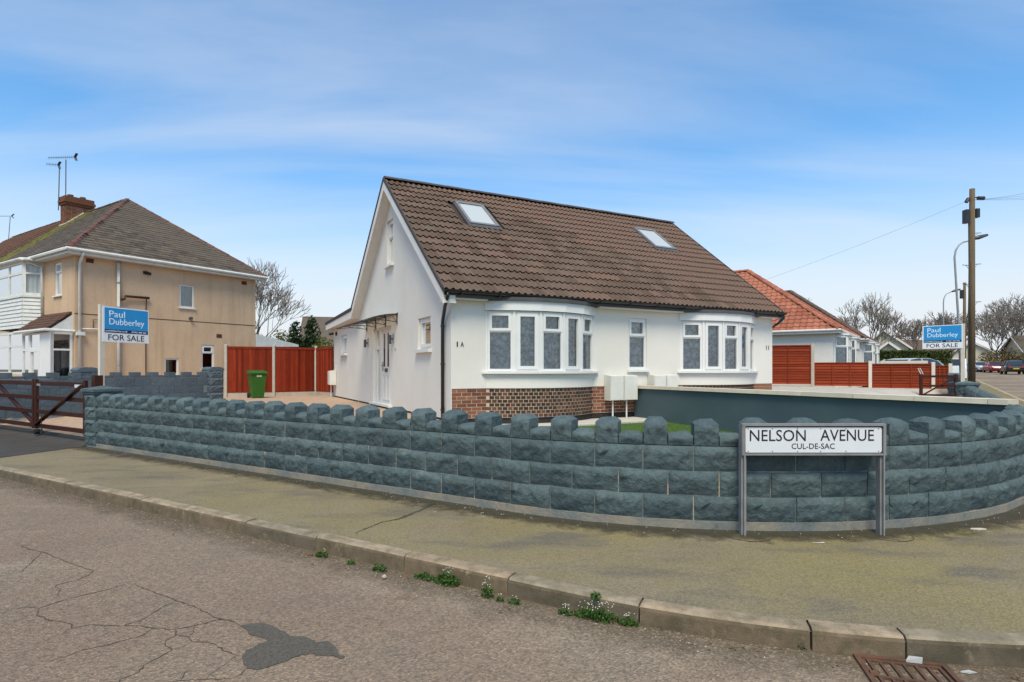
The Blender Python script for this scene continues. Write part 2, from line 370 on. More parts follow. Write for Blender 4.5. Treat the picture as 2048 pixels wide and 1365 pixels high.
M['board_navy'] = simple('board_navy', (0.006, 0.022, 0.075, 1), (0.006, 0.02, 0.07, 1), 2, 0.4)
M['board_text'] = simple('board_text_white', (0.74, 0.84, 0.88, 1), (0.72, 0.82, 0.86, 1), 2, 0.4)
M['post_cream'] = simple('pale_timber_post', (0.62, 0.56, 0.47, 1), (0.54, 0.48, 0.40, 1), 5, 0.7)
M['bin'] = simple('green_bin_plastic', (0.030, 0.115, 0.013, 1), (0.024, 0.092, 0.011, 1), 3, 0.4, spec=0.3)
M['rubber'] = simple('rubber', (0.012, 0.012, 0.012, 1), (0.018, 0.017, 0.016, 1), 8, 0.8)
M['rust'] = simple('rusty_iron', (0.135, 0.062, 0.036, 1), (0.075, 0.042, 0.028, 1), 14, 0.85, 0.6, 90)
M['void'] = simple('dark_pit', (0.006, 0.006, 0.005, 1), (0.012, 0.011, 0.009, 1), 9, 1.0)
M['brown_pipe'] = simple('rusty_brown_pipe', (0.035, 0.018, 0.014, 1), (0.06, 0.026, 0.018, 1), 7, 0.7)
M['air_brick'] = simple('red_air_brick', (0.12, 0.035, 0.024, 1), (0.08, 0.028, 0.02, 1), 20, 0.9)
M['wire'] = simple('cable', (0.05, 0.05, 0.05, 1), (0.06, 0.06, 0.06, 1), 4, 0.7)
M['alu'] = simple('weathered_aluminium', (0.16, 0.16, 0.165, 1), (0.11, 0.11, 0.115, 1), 6, 0.5, metallic=0.5)
M['litter'] = simple('white_litter', (0.50, 0.49, 0.47, 1), (0.4, 0.4, 0.38, 1), 20, 0.6)
M['stone'] = simple('pale_pebble', (0.45, 0.38, 0.32, 1), (0.30, 0.26, 0.22, 1), 30, 0.9)
M['leaf_dry'] = simple('dry_leaf', (0.20, 0.12, 0.055, 1), (0.12, 0.075, 0.04, 1), 20, 0.9)
M['red_item'] = simple('red_plant', (0.30, 0.05, 0.03, 1), (0.2, 0.03, 0.02, 1), 20, 0.8)
M['clay'] = simple('clay_chimney_pot', (0.16, 0.075, 0.05, 1), (0.10, 0.055, 0.04, 1), 8, 0.9)
# pebbledash
t = NT('tan_pebbledash')
c = t.mix(t.rng(t.noise(0.8, 6, 0.62), 0.35, 0.68), (0.62, 0.430, 0.275, 1), (0.53, 0.365, 0.230, 1))
c = t.mix(t.rng(t.noise(1.1, 6, 0.7, t.mapped((2.6, 2.6, 0.22))), 0.50, 0.70, 0, 0.55), c, (0.38, 0.25, 0.145, 1))
c = t.mix(t.rng(t.noise(1.5, 5, 0.7, t.mapped((3.4, 3.4, 0.18))), 0.60, 0.75, 0, 0.5), c, (0.68, 0.48, 0.31, 1))
c = t.mix(t.rng(t.noise(55, 3, 0.7), 0.45, 0.75, 0, 0.45), c, (0.20, 0.13, 0.075, 1))
t.color(c); t.rough(0.95); t.bump(t.noise(60, 4, 0.75), 0.7, 0.012); M['dash'] = t.m
M['cream_wall'] = simple('cream_far_wall', (0.62, 0.54, 0.40, 1), (0.55, 0.48, 0.36, 1), 2, 0.9)
M['far_brick'] = simple('far_brick', (0.28, 0.16, 0.11, 1), (0.22, 0.13, 0.09, 1), 3, 0.9)
# vegetation
def leafmat(name, stops):
    t = NT(name)
    g = t.n.new('ShaderNodeAttribute'); g.attribute_name = 'tint'
    t.color(t.ramp(g.outputs['Fac'], stops)); t.rough(0.7); t.b.inputs['Specular IOR Level'].default_value = 0.25
    return t.m
M['bark'] = simple('grey_brown_bark', (0.15, 0.125, 0.10, 1), (0.10, 0.085, 0.07, 1), 6, 0.95)
M['twig'] = simple('bare_twig', (0.22, 0.19, 0.165, 1), (0.16, 0.135, 0.115, 1), 3, 0.95)
M['conifer'] = leafmat('dark_evergreen', [(0, (0.010, 0.022, 0.008, 1)), (0.6, (0.022, 0.045, 0.012, 1)), (1, (0.05, 0.085, 0.02, 1))])
M['shrub'] = leafmat('yellow_green_shrub', [(0, (0.05, 0.055, 0.012, 1)), (0.6, (0.11, 0.12, 0.022, 1)), (1, (0.20, 0.20, 0.04, 1))])
M['brown_shrub'] = leafmat('brown_winter_shrub', [(0, (0.07, 0.05, 0.02, 1)), (0.6, (0.13, 0.09, 0.035, 1)), (1, (0.17, 0.14, 0.05, 1))])
M['hedge'] = leafmat('clipped_privet', [(0, (0.022, 0.036, 0.008, 1)), (0.6, (0.055, 0.078, 0.014, 1)), (1, (0.10, 0.125, 0.025, 1))])
M['weed'] = leafmat('gutter_weed', [(0, (0.02, 0.05, 0.008, 1)), (0.6, (0.05, 0.11, 0.016, 1)), (1, (0.11, 0.19, 0.03, 1))])
M['petal'] = simple('tiny_white_flower', (0.7, 0.7, 0.6, 1), (0.6, 0.6, 0.45, 1), 30, 0.8)
M['hedge_core'] = simple('hedge_core', (0.018, 0.026, 0.008, 1), (0.03, 0.03, 0.012, 1), 6, 1.0)
def carpaint(name, c):
    t = NT(name); t.color(c); t.rough(0.25); t.b.inputs['Coat Weight'].default_value = 0.6; t.b.inputs['Coat Roughness'].default_value = 0.05
    return t.m
M['car_black'] = carpaint('black_car_paint', (0.012, 0.012, 0.014, 1))
M['car_red'] = carpaint('red_car_paint', (0.42, 0.02, 0.03, 1))
M['car_white'] = carpaint('white_car_paint', (0.68, 0.69, 0.70, 1))
M['car_silver'] = carpaint('silver_car_paint', (0.42, 0.45, 0.46, 1))
M['car_glass'] = simple('car_glass', (0.02, 0.024, 0.026, 1), (0.03, 0.034, 0.036, 1), 3, 0.08, spec=0.6)
M['tail_red'] = simple('red_lens', (0.35, 0.02, 0.015, 1), (0.3, 0.02, 0.015, 1), 3, 0.2, spec=0.6)
M['plate_yellow'] = simple('yellow_number_plate', (0.60, 0.42, 0.05, 1), (0.56, 0.40, 0.05, 1), 3, 0.5)

# ------------------------------------------------------------------ helpers
class MB:
    """collects vertices and faces; build() links them as ONE mesh object"""
    def __init__(s): s.v = []; s.f = []; s.at = []
    def add(s, vs, fs):
        o = len(s.v); s.v += [tuple(p) for p in vs]; s.f += [tuple(i + o for i in f) for f in fs]; return s
    def box(s, x0, x1, y0, y1, z0, z1):
        return s.hexa([(x0, y0, z0), (x1, y0, z0), (x1, y1, z0), (x0, y1, z0), (x0, y0, z1), (x1, y0, z1), (x1, y1, z1), (x0, y1, z1)])
    def hexa(s, p):
        return s.add(p, [(0, 3, 2, 1), (4, 5, 6, 7), (0, 1, 5, 4), (1, 2, 6, 5), (2, 3, 7, 6), (3, 0, 4, 7)])
    def pbox(s, P, u0, u1, z0, z1, d0, d1):       # d0 outer, d1 inner
        return s.hexa([P(u0, z0, d0), P(u1, z0, d0), P(u1, z0, d1), P(u0, z0, d1), P(u0, z1, d0), P(u1, z1, d0), P(u1, z1, d1), P(u0, z1, d1)])
    def bar(s, a, b, w, h, up=(0, 0, 1)):
        a, b = Vector(a), Vector(b); d = (b - a).normalized(); upv = Vector(up)
        x = d.cross(upv); x = x.normalized() if x.length > 1e-4 else Vector((1, 0, 0)); y = x.cross(d)
        q = [(-w / 2, -h / 2), (w / 2, -h / 2), (w / 2, h / 2), (-w / 2, h / 2)]
        vs = [a + x * i + y * j for i, j in q] + [b + x * i + y * j for i, j in q]
        return s.add(vs, [(0, 3, 2, 1), (4, 5, 6, 7), (0, 1, 5, 4), (1, 2, 6, 5), (2, 3, 7, 6), (3, 0, 4, 7)])
    def tube(s, pts, r, n=8, cap=True):
        pts = [Vector(p) for p in pts]; rs = r if isinstance(r, (list, tuple)) else [r] * len(pts)
        o = len(s.v); ref = None
        for i, p in enumerate(pts):
            d = (pts[min(i + 1, len(pts) - 1)] - pts[max(i - 1, 0)]).normalized()
            if ref is None or abs(ref.dot(d)) > 0.95: ref = Vector((0, 0, 1)) if abs(d.z) < 0.9 else Vector((1, 0, 0))
            x = d.cross(ref).normalized(); y = x.cross(d); ref = y if abs(d.z) >= 0.9 else ref
            for k in range(n):
                a = 2 * math.pi * k / n
                s.v.append(tuple(p + (x * math.cos(a) + y * math.sin(a)) * rs[i]))
        for i in range(len(pts) - 1):
            for k in range(n):
                s.f.append((o + i * n + k, o + i * n + (k + 1) % n, o + (i + 1) * n + (k + 1) % n, o + (i + 1) * n + k))
        if cap:
            s.f.append(tuple(o + k for k in reversed(range(n)))); s.f.append(tuple(o + (len(pts) - 1) * n + k for k in range(n)))
        return s
    def prism(s, poly, fn0, fn1):                  # poly of 2D points mapped by two functions
        n = len(poly); vs = [fn0(*p) for p in poly] + [fn1(*p) for p in poly]
        return s.add(vs, [tuple(reversed(range(n))), tuple(range(n, 2 * n))] + [(i, (i + 1) % n, n + (i + 1) % n, n + i) for i in range(n)])
    def loft(s, A, B):                             # quads between two point rows
        n = len(A)
        return s.add(list(A) + list(B), [(i, i + 1, n + i + 1, n + i) for i in range(n - 1)])
    def mesh(s, name, mat, smooth=False):
        me = bpy.data.meshes.new(name); me.from_pydata(s.v, [], s.f)
        me.materials.append(M[mat] if isinstance(mat, str) else mat)
        if smooth: me.polygons.foreach_set('use_smooth', [True] * len(me.polygons))
        me.update(); return me
    def build(s, name, mat, parent=None, smooth=False, kind=None):
        return link(name, s.mesh(name, mat, smooth), parent, kind)

def link(name, me, parent=None, kind=None):
    o = bpy.data.objects.new(name, me); col.objects.link(o)
    if parent: o.parent = parent
    if kind: o['kind'] = kind
    return o
def tag(o, label, cat, group=None):
    o['label'] = label; o['category'] = cat
    if group: o['group'] = group
    return o
def thing(name, label, cat, loc=(0, 0, 0), rz=0, group=None):
    o = bpy.data.objects.new(name, None); col.objects.link(o); o.empty_display_size = 0.2
    o.location = loc; o.rotation_euler = (0, 0, rz); return tag(o, label, cat, group)
def struct(name, mb, mat, smooth=False, parent=None):
    o = mb.build(name, mat, parent, smooth)
    if not parent: o['kind'] = 'structure'
    return o
def sstep(x): x = max(0, min(1, x)); return x * x * (3 - 2 * x)
def lerp(a, b, f): return tuple(x + (y - x) * f for x, y in zip(a, b))
def resample(pts, n):
    d = [0]
    for a, b in zip(pts, pts[1:]): d.append(d[-1] + math.dist(a, b))
    out = []
    for i in range(n):
        q = d[-1] * i / (n - 1); k = 0
        while k < len(pts) - 2 and d[k + 1] < q: k += 1
        out.append(lerp(pts[k], pts[k + 1], (q - d[k]) / max(1e-9, d[k + 1] - d[k])))
    return out
def clip(poly, a, b, c):                           # keep a*u+b*z<=c
    out = []
    for i, p in enumerate(poly):
        q = poly[(i + 1) % len(poly)]
        fp, fq = a * p[0] + b * p[1] - c, a * q[0] + b * q[1] - c
        if fp <= 1e-9: out.append(p)
        if (fp < -1e-9 and fq > 1e-9) or (fp > 1e-9 and fq < -1e-9):
            k = fp / (fp - fq); out.append((p[0] + (q[0] - p[0]) * k, p[1] + (q[1] - p[1]) * k))
    return out
def wall_holes(mb, P, u0, u1, z0, z1, holes=(), reveal=0.1, cuts=()):
    """wall skin on P(u,z,d) with real openings and reveals; cuts = half-planes"""
    us = sorted({u0, u1, *[h[0] for h in holes], *[h[1] for h in holes]})
    zs = sorted({z0, z1, *[h[2] for h in holes], *[h[3] for h in holes]})
    for ua, ub in zip(us, us[1:]):
        for za, zb in zip(zs, zs[1:]):
            um, zm = (ua + ub) / 2, (za + zb) / 2
            if any(h[0] < um < h[1] and h[2] < zm < h[3] for h in holes): continue
            poly = [(ua, za), (ub, za), (ub, zb), (ua, zb)]
            for c in cuts:
                poly = clip(poly, *c)
                if len(poly) < 3: break
            if len(poly) >= 3: mb.add([P(u, z, 0) for u, z in poly], [tuple(range(len(poly)))])
    for a, b, c, d in holes:
        q = [(a, c), (b, c), (b, d), (a, d)]
        for i in range(4):
            p, r = q[i], q[(i + 1) % 4]
            mb.add([P(*p, 0), P(*r, 0), P(*r, reveal), P(*p, reveal)], [(0, 1, 2, 3)])
def text_mesh(txt, size, mat, name='lettering', spacing=1.0, align='CENTER'):
    cu = bpy.data.curves.new(name, 'FONT'); cu.body = txt; cu.size = size; cu.align_x = align; cu.space_character = spacing
    cu.extrude = 0.0015; cu.resolution_u = 3
    ob = bpy.data.objects.new(name, cu); me = bpy.data.meshes.new_from_object(ob)
    bpy.data.objects.remove(ob); me.name = name
    me.materials.clear(); me.materials.append(M[mat]); return me
def fit_text(txt, w, h, mat, name='lettering', cx=0, cz=0, y=0, flip=1):
    """text fitted to a w x h rectangle standing in the local XZ plane, facing -Y"""
    me = text_mesh(txt, 1.0, mat, name)
    xs = [v.co.x for v in me.vertices]; ys = [v.co.y for v in me.vertices]
    x0, x1, y0, y1 = min(xs), max(xs), min(ys), max(ys)
    for v in me.vertices:
        v.co = ((v.co.x - (x0 + x1) / 2) / (x1 - x0) * w + cx, y - v.co.z, (v.co.y - (y0 + y1) / 2) / (y1 - y0) * h + cz)
    return me

def window(parent, P, u0, u1, z0, z1, lights, glassm='glass', back='net', name='window', sill=None, fw=0.055, d0=0.03, framem='upvc', wave=0.02, backd=0.09):
    """frame + panes + curtain; lights = list of (u0,u1,z0,z1,opening) as fractions"""
    fr = MB(); W, H = u1 - u0, z1 - z0
    fr.pbox(P, u0, u0 + fw, z0, z1, d0, d0 + 0.07); fr.pbox(P, u1 - fw, u1, z0, z1, d0, d0 + 0.07)
    fr.pbox(P, u0 + fw, u1 - fw, z0, z0 + fw, d0, d0 + 0.07); fr.pbox(P, u0 + fw, u1 - fw, z1 - fw, z1, d0, d0 + 0.07)
    root = None; panes = []
    iu0, iu1, iz0, iz1 = u0 + fw, u1 - fw, z0 + fw, z1 - fw
    for i, (a, b, c, d, op) in enumerate(lights):
        ua, ub = iu0 + (iu1 - iu0) * a, iu0 + (iu1 - iu0) * b; za, zb = iz0 + (iz1 - iz0) * c, iz0 + (iz1 - iz0) * d
        if a > 0: fr.pbox(P, ua - fw * 0.4, ua + fw * 0.4, za, zb, d0 + 0.004, d0 + 0.066); ua += fw * 0.4
        if b < 1: ub -= fw * 0.4
        if c > 0: fr.pbox(P, ua, ub, za - fw * 0.4, za + fw * 0.4, d0 + 0.002, d0 + 0.068); za += fw * 0.4
        if d < 1: zb -= fw * 0.4
        if op:
            s = 0.045 if op is True else op
            fr.pbox(P, ua - 0.012, ua + s, za - 0.012, zb + 0.012, d0 - 0.016, d0 + 0.06); fr.pbox(P, ub - s, ub + 0.012, za - 0.012, zb + 0.012, d0 - 0.016, d0 + 0.06)
            fr.pbox(P, ua + s, ub - s, za - 0.012, za + s, d0 - 0.016, d0 + 0.06); fr.pbox(P, ua + s, ub - s, zb - s, zb + 0.012, d0 - 0.016, d0 + 0.06)
            ua += s; ub -= s; za += s; zb -= s
        panes.append((ua, ub, za, zb))
    root = fr.build(name, framem, parent)
    for ua, ub, za, zb in panes:
        m = MB(); m.add([P(ua - .01, za - .01, d0 + 0.035), P(ub + .01, za - .01, d0 + 0.035), P(ub + .01, zb + .01, d0 + 0.035), P(ua - .01, zb + .01, d0 + 0.035)], [(0, 1, 2, 3)])
        m.build('pane', glassm, root)
    if back:
        n = max(10, int(W / 0.025)); A, B = [], []
        for i in range(n + 1):
            u = u0 + W * i / n; dd = d0 + backd + wave * math.sin(i * 1.25 + u0 * 9) * (0.6 + 0.4 * math.sin(i * 0.31))
            A.append(P(u, z0 + 0.005, dd)); B.append(P(u, z1, dd))
        m = MB(); m.loft(A, B); m.build('curtain', back, root, True)
    if sill:
        ov, pr, th = sill
        m = MB(); m.hexa([P(u0 - ov, z0 - th, -pr), P(u1 + ov, z0 - th, -pr), P(u1 + ov, z0 - th, d0), P(u0 - ov, z0 - th, d0),
                          P(u0 - ov, z0 - 0.012, -pr), P(u1 + ov, z0 - 0.012, -pr), P(u1 + ov, z0, d0), P(u0 - ov, z0, d0)])
        m.build('sill', framem, root)
    return root

# ---- roof tiles laid on a plane: frame = (origin, x along eaves, y up the slope)
def roll_tile(w, L, th, rolls, h):
    n = rolls * 6; top, low = [], []
    def z(x):
        ph = (x / w * rolls) % 1.0
        return h * (math.sin(math.pi * ph / 0.55) ** 1.0 if ph < 0.55 else -0.12 * math.sin(math.pi * (ph - 0.55) / 0.45))
    xs = [w * i / n for i in range(n + 1)]
    mb = MB()
    A = [(x, 0, th + z(x)) for x in xs]; B = [(x, L, 0.002 + z(x)) for x in xs]; Cc = [(x, 0.05, z(x) * 0.9 - 0.004) for x in xs]
    mb.loft(A, B); mb.loft(Cc, A); return mb
def flat_tile(w, L, th, camber=0.0):
    mb = MB(); a, b = 0.004, w - 0.004
    mb.add([(a, 0, th), (b, 0, th), (b, L, 0.002), (a, L, 0.002), (a, 0, 0), (b, 0, 0)], [(0, 1, 2, 3), (4, 5, 1, 0), (4, 0, 3), (5, 2, 1)]); return mb
def lay_tiles(roof, frame, poly, w, g, proto, mat, name='tile', limit=300, viewer=None, jitter=0.006, stagger=False, holes=(), root_mat=None, mossy=None):
    """poly: convex outline in plane coords (x along eaves, y up slope); tiles with centre inside are laid"""
    O, X, Y = Vector(frame[0]), Vector(frame[1]).normalized(), Vector(frame[2]).normalized(); Z = X.cross(Y)
    def inside(x, y):
        for i, p in enumerate(poly):
            q = poly[(i + 1) % len(poly)]
            if (q[0] - p[0]) * (y - p[1]) - (q[1] - p[1]) * (x - p[0]) < -1e-6: return False
        return True
    spots = []; xs = [p[0] for p in poly]; ys = [p[1] for p in poly]
    for r in range(int(math.ceil((max(ys) - min(ys)) / g)) + 1):
        y = min(ys) + r * g
        off = (w / 2 if stagger and r % 2 else 0)
        for c in range(-1, int(math.ceil((max(xs) - min(xs)) / w)) + 1):
            x = min(xs) + c * w + off
            if not inside(x + w / 2, y + g / 2): continue
            if any(h[0] - w * 0.3 < x + w / 2 < h[1] + w * 0.3 and h[2] - g * 0.15 < y + g / 2 < h[3] + g * 0.15 for h in holes): continue
            spots.append((x, y))
    def M4(x, y):
        p = O + X * (x + rnd.uniform(-1, 1) * jitter * 0.5) + Y * (y + rnd.uniform(-1, 1) * jitter) + Z * rnd.uniform(0, jitter)
        return Matrix(((X.x, Y.x, Z.x, p.x), (X.y, Y.y, Z.y, p.y), (X.z, Y.z, Z.z, p.z), (0, 0, 0, 1)))
    mats = [M4(*q) for q in spots]
    if root_mat is None: root_mat = Matrix()
    eye = Vector((0, 0, 1.45))
    mats.sort(key=lambda m: ((root_mat @ m).translation - eye).length)
    me = proto.mesh(name, mat)
    for m in mats[:limit]:
        o = link(name, me, roof); o.matrix_local = m
    if len(mats) > limit:
        big = MB()
        for m in mats[limit:]: big.add([m @ Vector(v) for v in proto.v], proto.f)
        big.build('far_' + name + 's', mat, roof, kind='stuff')
    return len(mats)

# ------------------------------------------------------------------ site geometry (metres; pavement at z = 0, camera above it)
A1, A2 = R(-31.9), R(54.0)
WR = 4.8
WC = Vector((2.5, 9.97))
W0 = Vector((-7.64, 10.63))
T1 = WC + Vector((math.sin(A1), -math.cos(A1))) * WR
LEFT_LEN = (T1 - W0).length
ARC_LEN = WR * (A2 - A1)
T2 = WC + Vector((math.sin(A2), -math.cos(A2))) * WR
D2 = Vector((math.cos(A2), math.sin(A2)))
def wall_path(d, off=0.0):
    """point and heading on the outer face of the corner wall; off = inwards (left of travel)"""
    if d < LEFT_LEN:
        a = A1; p = W0 + (T1 - W0) * (d / LEFT_LEN)
    elif d < LEFT_LEN + ARC_LEN:
        a = A1 + (d - LEFT_LEN) / WR; p = WC + Vector((math.sin(a), -math.cos(a))) * WR
    else:
        a = A2; p = T2 + D2 * (d - LEFT_LEN - ARC_LEN)
    return p + Vector((-math.sin(a), math.cos(a))) * off, a
WALL_LEN = LEFT_LEN + ARC_LEN + 10.8
KR = 5.4
KC = Vector((3.1, 8.42))
KA1 = R(-30.6)
K1 = KC + Vector((math.sin(KA1), -math.cos(KA1))) * KR
K2 = KC + Vector((math.sin(A2), -math.cos(A2))) * KR
def rise(p):
    """the side road climbs gently away from the junction"""
    u = (p[0] - T2.x) * D2.x + (p[1] - T2.y) * D2.y
    u2 = max(0, u - 2)
    return 0.014 * u2 * u2 / (u2 + 6) if u2 < 120 else 0.014 * 120 * 120 / 126
KA_LEN = KR * (A2 - KA1)
def kerb_path(d, off=0.0):
    """d = 0 at the start of the bend; negative along the avenue; face of the kerb, off = towards the pavement"""
    if d < 0: a = KA1; p = K1 + Vector((math.cos(a), math.sin(a))) * d
    elif d < KA_LEN: a = KA1 + d / KR; p = KC + Vector((math.sin(a), -math.cos(a))) * KR
    else: a = A2; p = K2 + D2 * (d - KA_LEN)
    return p + Vector((-math.sin(a), math.cos(a))) * off, a

# ---- ground sheet to the horizon
mb = MB()
gx = [-2500, -800, -300, -120, -60, -30, 0, 20, 40, 60, 80, 100, 120, 160, 300, 800, 2500]
gy = [-2500, -800, -200, -60, -30, 0, 20, 35, 50, 65, 80, 100, 130, 180, 300, 800, 2500]
vs = [(x, y, min(1.5, rise((min(x, 120), min(y, 130)))) - 0.35) for y in gy for x in gx]
n = len(gx)
mb.add(vs, [(j * n + i, j * n + i + 1, (j + 1) * n + i + 1, (j + 1) * n + i) for j in range(len(gy) - 1) for i in range(n - 1)])
struct('ground', mb, 'soil')
# ---- road: junction area plus the climbing side road
mb = MB()
mb.add([(-45, -14, -.125), (30, -14, -.125), (30, 14, -.125), (-45, 26, -.125)], [(0, 1, 2, 3)])
road = struct('road', mb, 'road')
mb = MB(); A, B = [], []
for i in range(40):
    u = i * 3.4 - 2
    for off, L in ((0.0, A), (-7.6, B)):
        p, a = kerb_path(KA_LEN + u, off); L.append((p.x, p.y, rise(p) - .121))
mb.loft(B, A); struct('side_road', mb, 'road')
# ---- pavement between kerb and wall
mb = MB(); A, B = [], []
N = 90
for i in range(N + 1):
    f = i / N
    if f < 0.3:
        q = f / 0.3; p, _ = wall_path(-9 + (LEFT_LEN + 9) * q, 0.15); k, _ = kerb_path(-17 + 17 * q, 0.12)
    elif f < 0.6:
        q = (f - 0.3) / 0.3; p, _ = wall_path(LEFT_LEN + ARC_LEN * q, 0.15); k, _ = kerb_path(KA_LEN * q, 0.12)
    else:
        q = (f - 0.6) / 0.4; p, _ = wall_path(LEFT_LEN + ARC_LEN + 110 * q, 0.15); k, _ = kerb_path(KA_LEN + 110 * q, 0.12)
    A.append((k.x, k.y, rise(k))); B.append((p.x, p.y, rise(p)))
mb.loft(A, B); pave = struct('pavement', mb, 'pavement')
# ---- kerb stones
kerb = MB(); A, B = [], []
for i in range(80):
    d = -17 + i * 0.9
    for off, L in ((0.02, A), (0.12, B)):
        p, _ = kerb_path(d, off); L.append((p.x, p.y, rise(p) - 0.03))
kerb.loft(A, B); kerb = struct('kerb', kerb, 'mortar')
joints = [-16.2]
while joints[-1] < -6.5: joints.append(joints[-1] + 0.915)
k0 = joints[-1]
for L in (0.9, 0.93, 0.95, 0.97, 1.0, 0.94, 0.93, 0.95, 0.47, 0.86, 0.83, 0.9): joints.append(joints[-1] + L)
while joints[-1] < 48: joints.append(joints[-1] + 0.915)
for a, b in zip(joints, joints[1:]):
    m = MB(); rows = []
    g = 0.006; dz = rnd.uniform(-0.004, 0.004); tw = rnd.uniform(-0.004, 0.004)
    prof = [(0.0 + tw, -0.16), (0.004 + tw, -0.03), (0.010 + tw, -0.012), (0.026 + tw, 0.001), (0.125, 0.003), (0.125, -0.16)]
    nseg = 3
    for k in range(nseg + 1):
        d = a + g + (b - a - 2 * g) * k / nseg
        row = []
        for off, z in prof:
            p, _ = kerb_path(d, off + rnd.uniform(-.0015, .0015)); row.append((p.x, p.y, rise(p) + z + dz))
        rows.append(row)
    for r0, r1 in zip(rows, rows[1:]): m.loft(r0, r1)
    m.add(rows[0], [(0, 1, 2, 3, 4, 5)]); m.add(rows[-1], [(5, 4, 3, 2, 1, 0)])
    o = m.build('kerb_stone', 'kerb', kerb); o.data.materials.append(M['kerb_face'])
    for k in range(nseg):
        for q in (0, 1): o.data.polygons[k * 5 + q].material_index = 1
# ---- yellow line on the side road
mb = MB(); A, B = [], []
for i in range(60):
    for off, L in ((-0.18, A), (-0.25, B)):
        p, _ = kerb_path(KA_LEN - 1 + i * 1.6, off); L.append((p.x, p.y, rise(p) - .116))
mb.loft(B, A); mb.build('yellow_line', 'yellow', road)
# ---- black asphalt crossover in front of the gate
mb = MB()
e0, e1 = Vector((-8.02, 10.72)), Vector((-8.48, 8.84))
ax = Vector((math.cos(A1), math.sin(A1))); nx = Vector((-math.sin(A1), math.cos(A1)))
rows = []
for j in range(9):
    row = []
    for i in range(12):
        s0 = lerp(e1, e0, min(1, j / 6)); p = Vector(s0) + (nx * 0.42 * max(0, (j - 6) / 2)) - ax * (i * 0.55)
        d = (p - W0).dot(nx); row.append((p.x, p.y, 0.006 + 0.105 * sstep((d + 0.15) / 0.55)))
    rows.append(row)
for r0, r1 in zip(rows, rows[1:]): mb.loft(r1, r0)
struct('crossover', mb, 'apron')
# ---- driveway of block paving beside the house
def drive_h(p):
    d = (Vector(p[:2]) - W0).dot(nx); return 0.105 + 0.255 * sstep((d - 0.3) / 3.4)
mb = MB()
near = resample([tuple(W0 - ax * 8 + nx * 0.36), tuple(W0 + ax * 7.2 + nx * 0.12)], 30)
far = resample([(-19, 22), (-13.5, 25.5), (-6.5, 23.4), (-0.9, 12.2)], 30)
rows = [[lerp(a, b, j / 14) for a, b in zip(near, far)] for j in range(15)]
for r0, r1 in zip(rows, rows[1:]): mb.loft([(p[0], p[1], drive_h(p)) for p in r0], [(p[0], p[1], drive_h(p)) for p in r1])
struct('driveway', mb, 'paving')
# ---- front garden (slabs by the house, lawn) and the pale drive of number 11
TH = R(27.825); HC = Vector((-1.25, 11.812)); HS = Vector((math.cos(TH), math.sin(TH))); HT = Vector((-math.sin(TH), math.cos(TH)))
def hp(s, t): p = HC + HS * s + HT * t; return (p.x, p.y)
def strip(d0, d1, target, hA, hB, n=24, rows_=10, ease=1.0):
    near = []
    for i in range(n):
        p, _ = wall_path(d0 + (d1 - d0) * i / (n - 1), 0.12); near.append((p.x, p.y))
    far = resample(target, n); out = []
    for j in range(rows_):
        f = j / (rows_ - 1); out.append([(*lerp(a, b, f), hA + (hB - hA) * sstep(min(1, f * ease))) for a, b in zip(near, far)])
    return out
GW_D = LEFT_LEN + ARC_LEN + 0.5                      # where the dividing garden wall meets the corner wall
mb = MB(); rows = strip(7.2, GW_D, [hp(-0.15, 0.1), hp(4.88, 0.1)], 0.10, 0.27)
for r0, r1 in zip(rows, rows[1:]): mb.loft(r0, r1)
struct('front_lawn', mb, 'lawn')
mb = MB(); a, b = hp(-0.3, -1.05), hp(4.85, -1.05); c, d = hp(4.85, 0.12), hp(-0.3, 0.12)
mb.add([(*a, .29), (*b, .29), (*c, .29), (*d, .29), (*a, .2), (*b, .2), (*c, .2), (*d, .2)], [(0, 1, 2, 3), (0, 4, 5, 1), (1, 5, 6, 2), (3, 7, 4, 0)])
struct('front_path', mb, 'slab')
mb = MB()
near = []
for i in range(24):
    p, _ = wall_path(GW_D + (WALL_LEN - GW_D + 9.5) * i / 23, 0.12); near.append((p.x, p.y))
far = resample([hp(4.98, 0.1), hp(9.9, 0.1), (11.2, 26.6), (18.2, 24.2)], 24)
rows = []
for j in range(12):
    f = j / 11; rows.append([(*lerp(a, b, f), 0.06 + 0.58 * sstep(min(1, f * 1.9))) for a, b in zip(near, far)])
for r0, r1 in zip(rows, rows[1:]): mb.loft(r0, r1)
struct('concrete_drive', mb, 'drive')
# ---- silt and moss at the foot of the wall, grit in the gutter
def edge_strip(name, fn, n, w, mat, z, parent):
    mb = MB(); rows = [[], [], []]; vals = []
    for i in range(n):
        for j, (o, e) in enumerate(((0, 1.0), (0.45, 0.62), (1.0, 0.0))):
            p = fn(i, o * w); rows[j].append((p.x, p.y, rise(p) + z))
    mb.loft(rows[1], rows[0]); mb.loft(rows[2], rows[1])
    o = mb.build(name, mat, parent)
    at = o.data.attributes.new('edge', 'FLOAT', 'POINT')
    vals = [0.62] * n + [1.0] * n + [0.0] * n + [0.62] * n
    at.data.foreach_set('value', vals); o['kind'] = 'stuff'; return o
edge_strip('moss_strip', lambda i, o: wall_path(-0.4 + i * 0.3, -o + 0.03)[0], 70, 0.46, 'silt', 0.004, pave)
edge_strip('gutter_grit', lambda i, o: kerb_path(-16 + i * 0.4, -o + 0.01)[0], 90, 0.5, 'grit', -0.121, road)

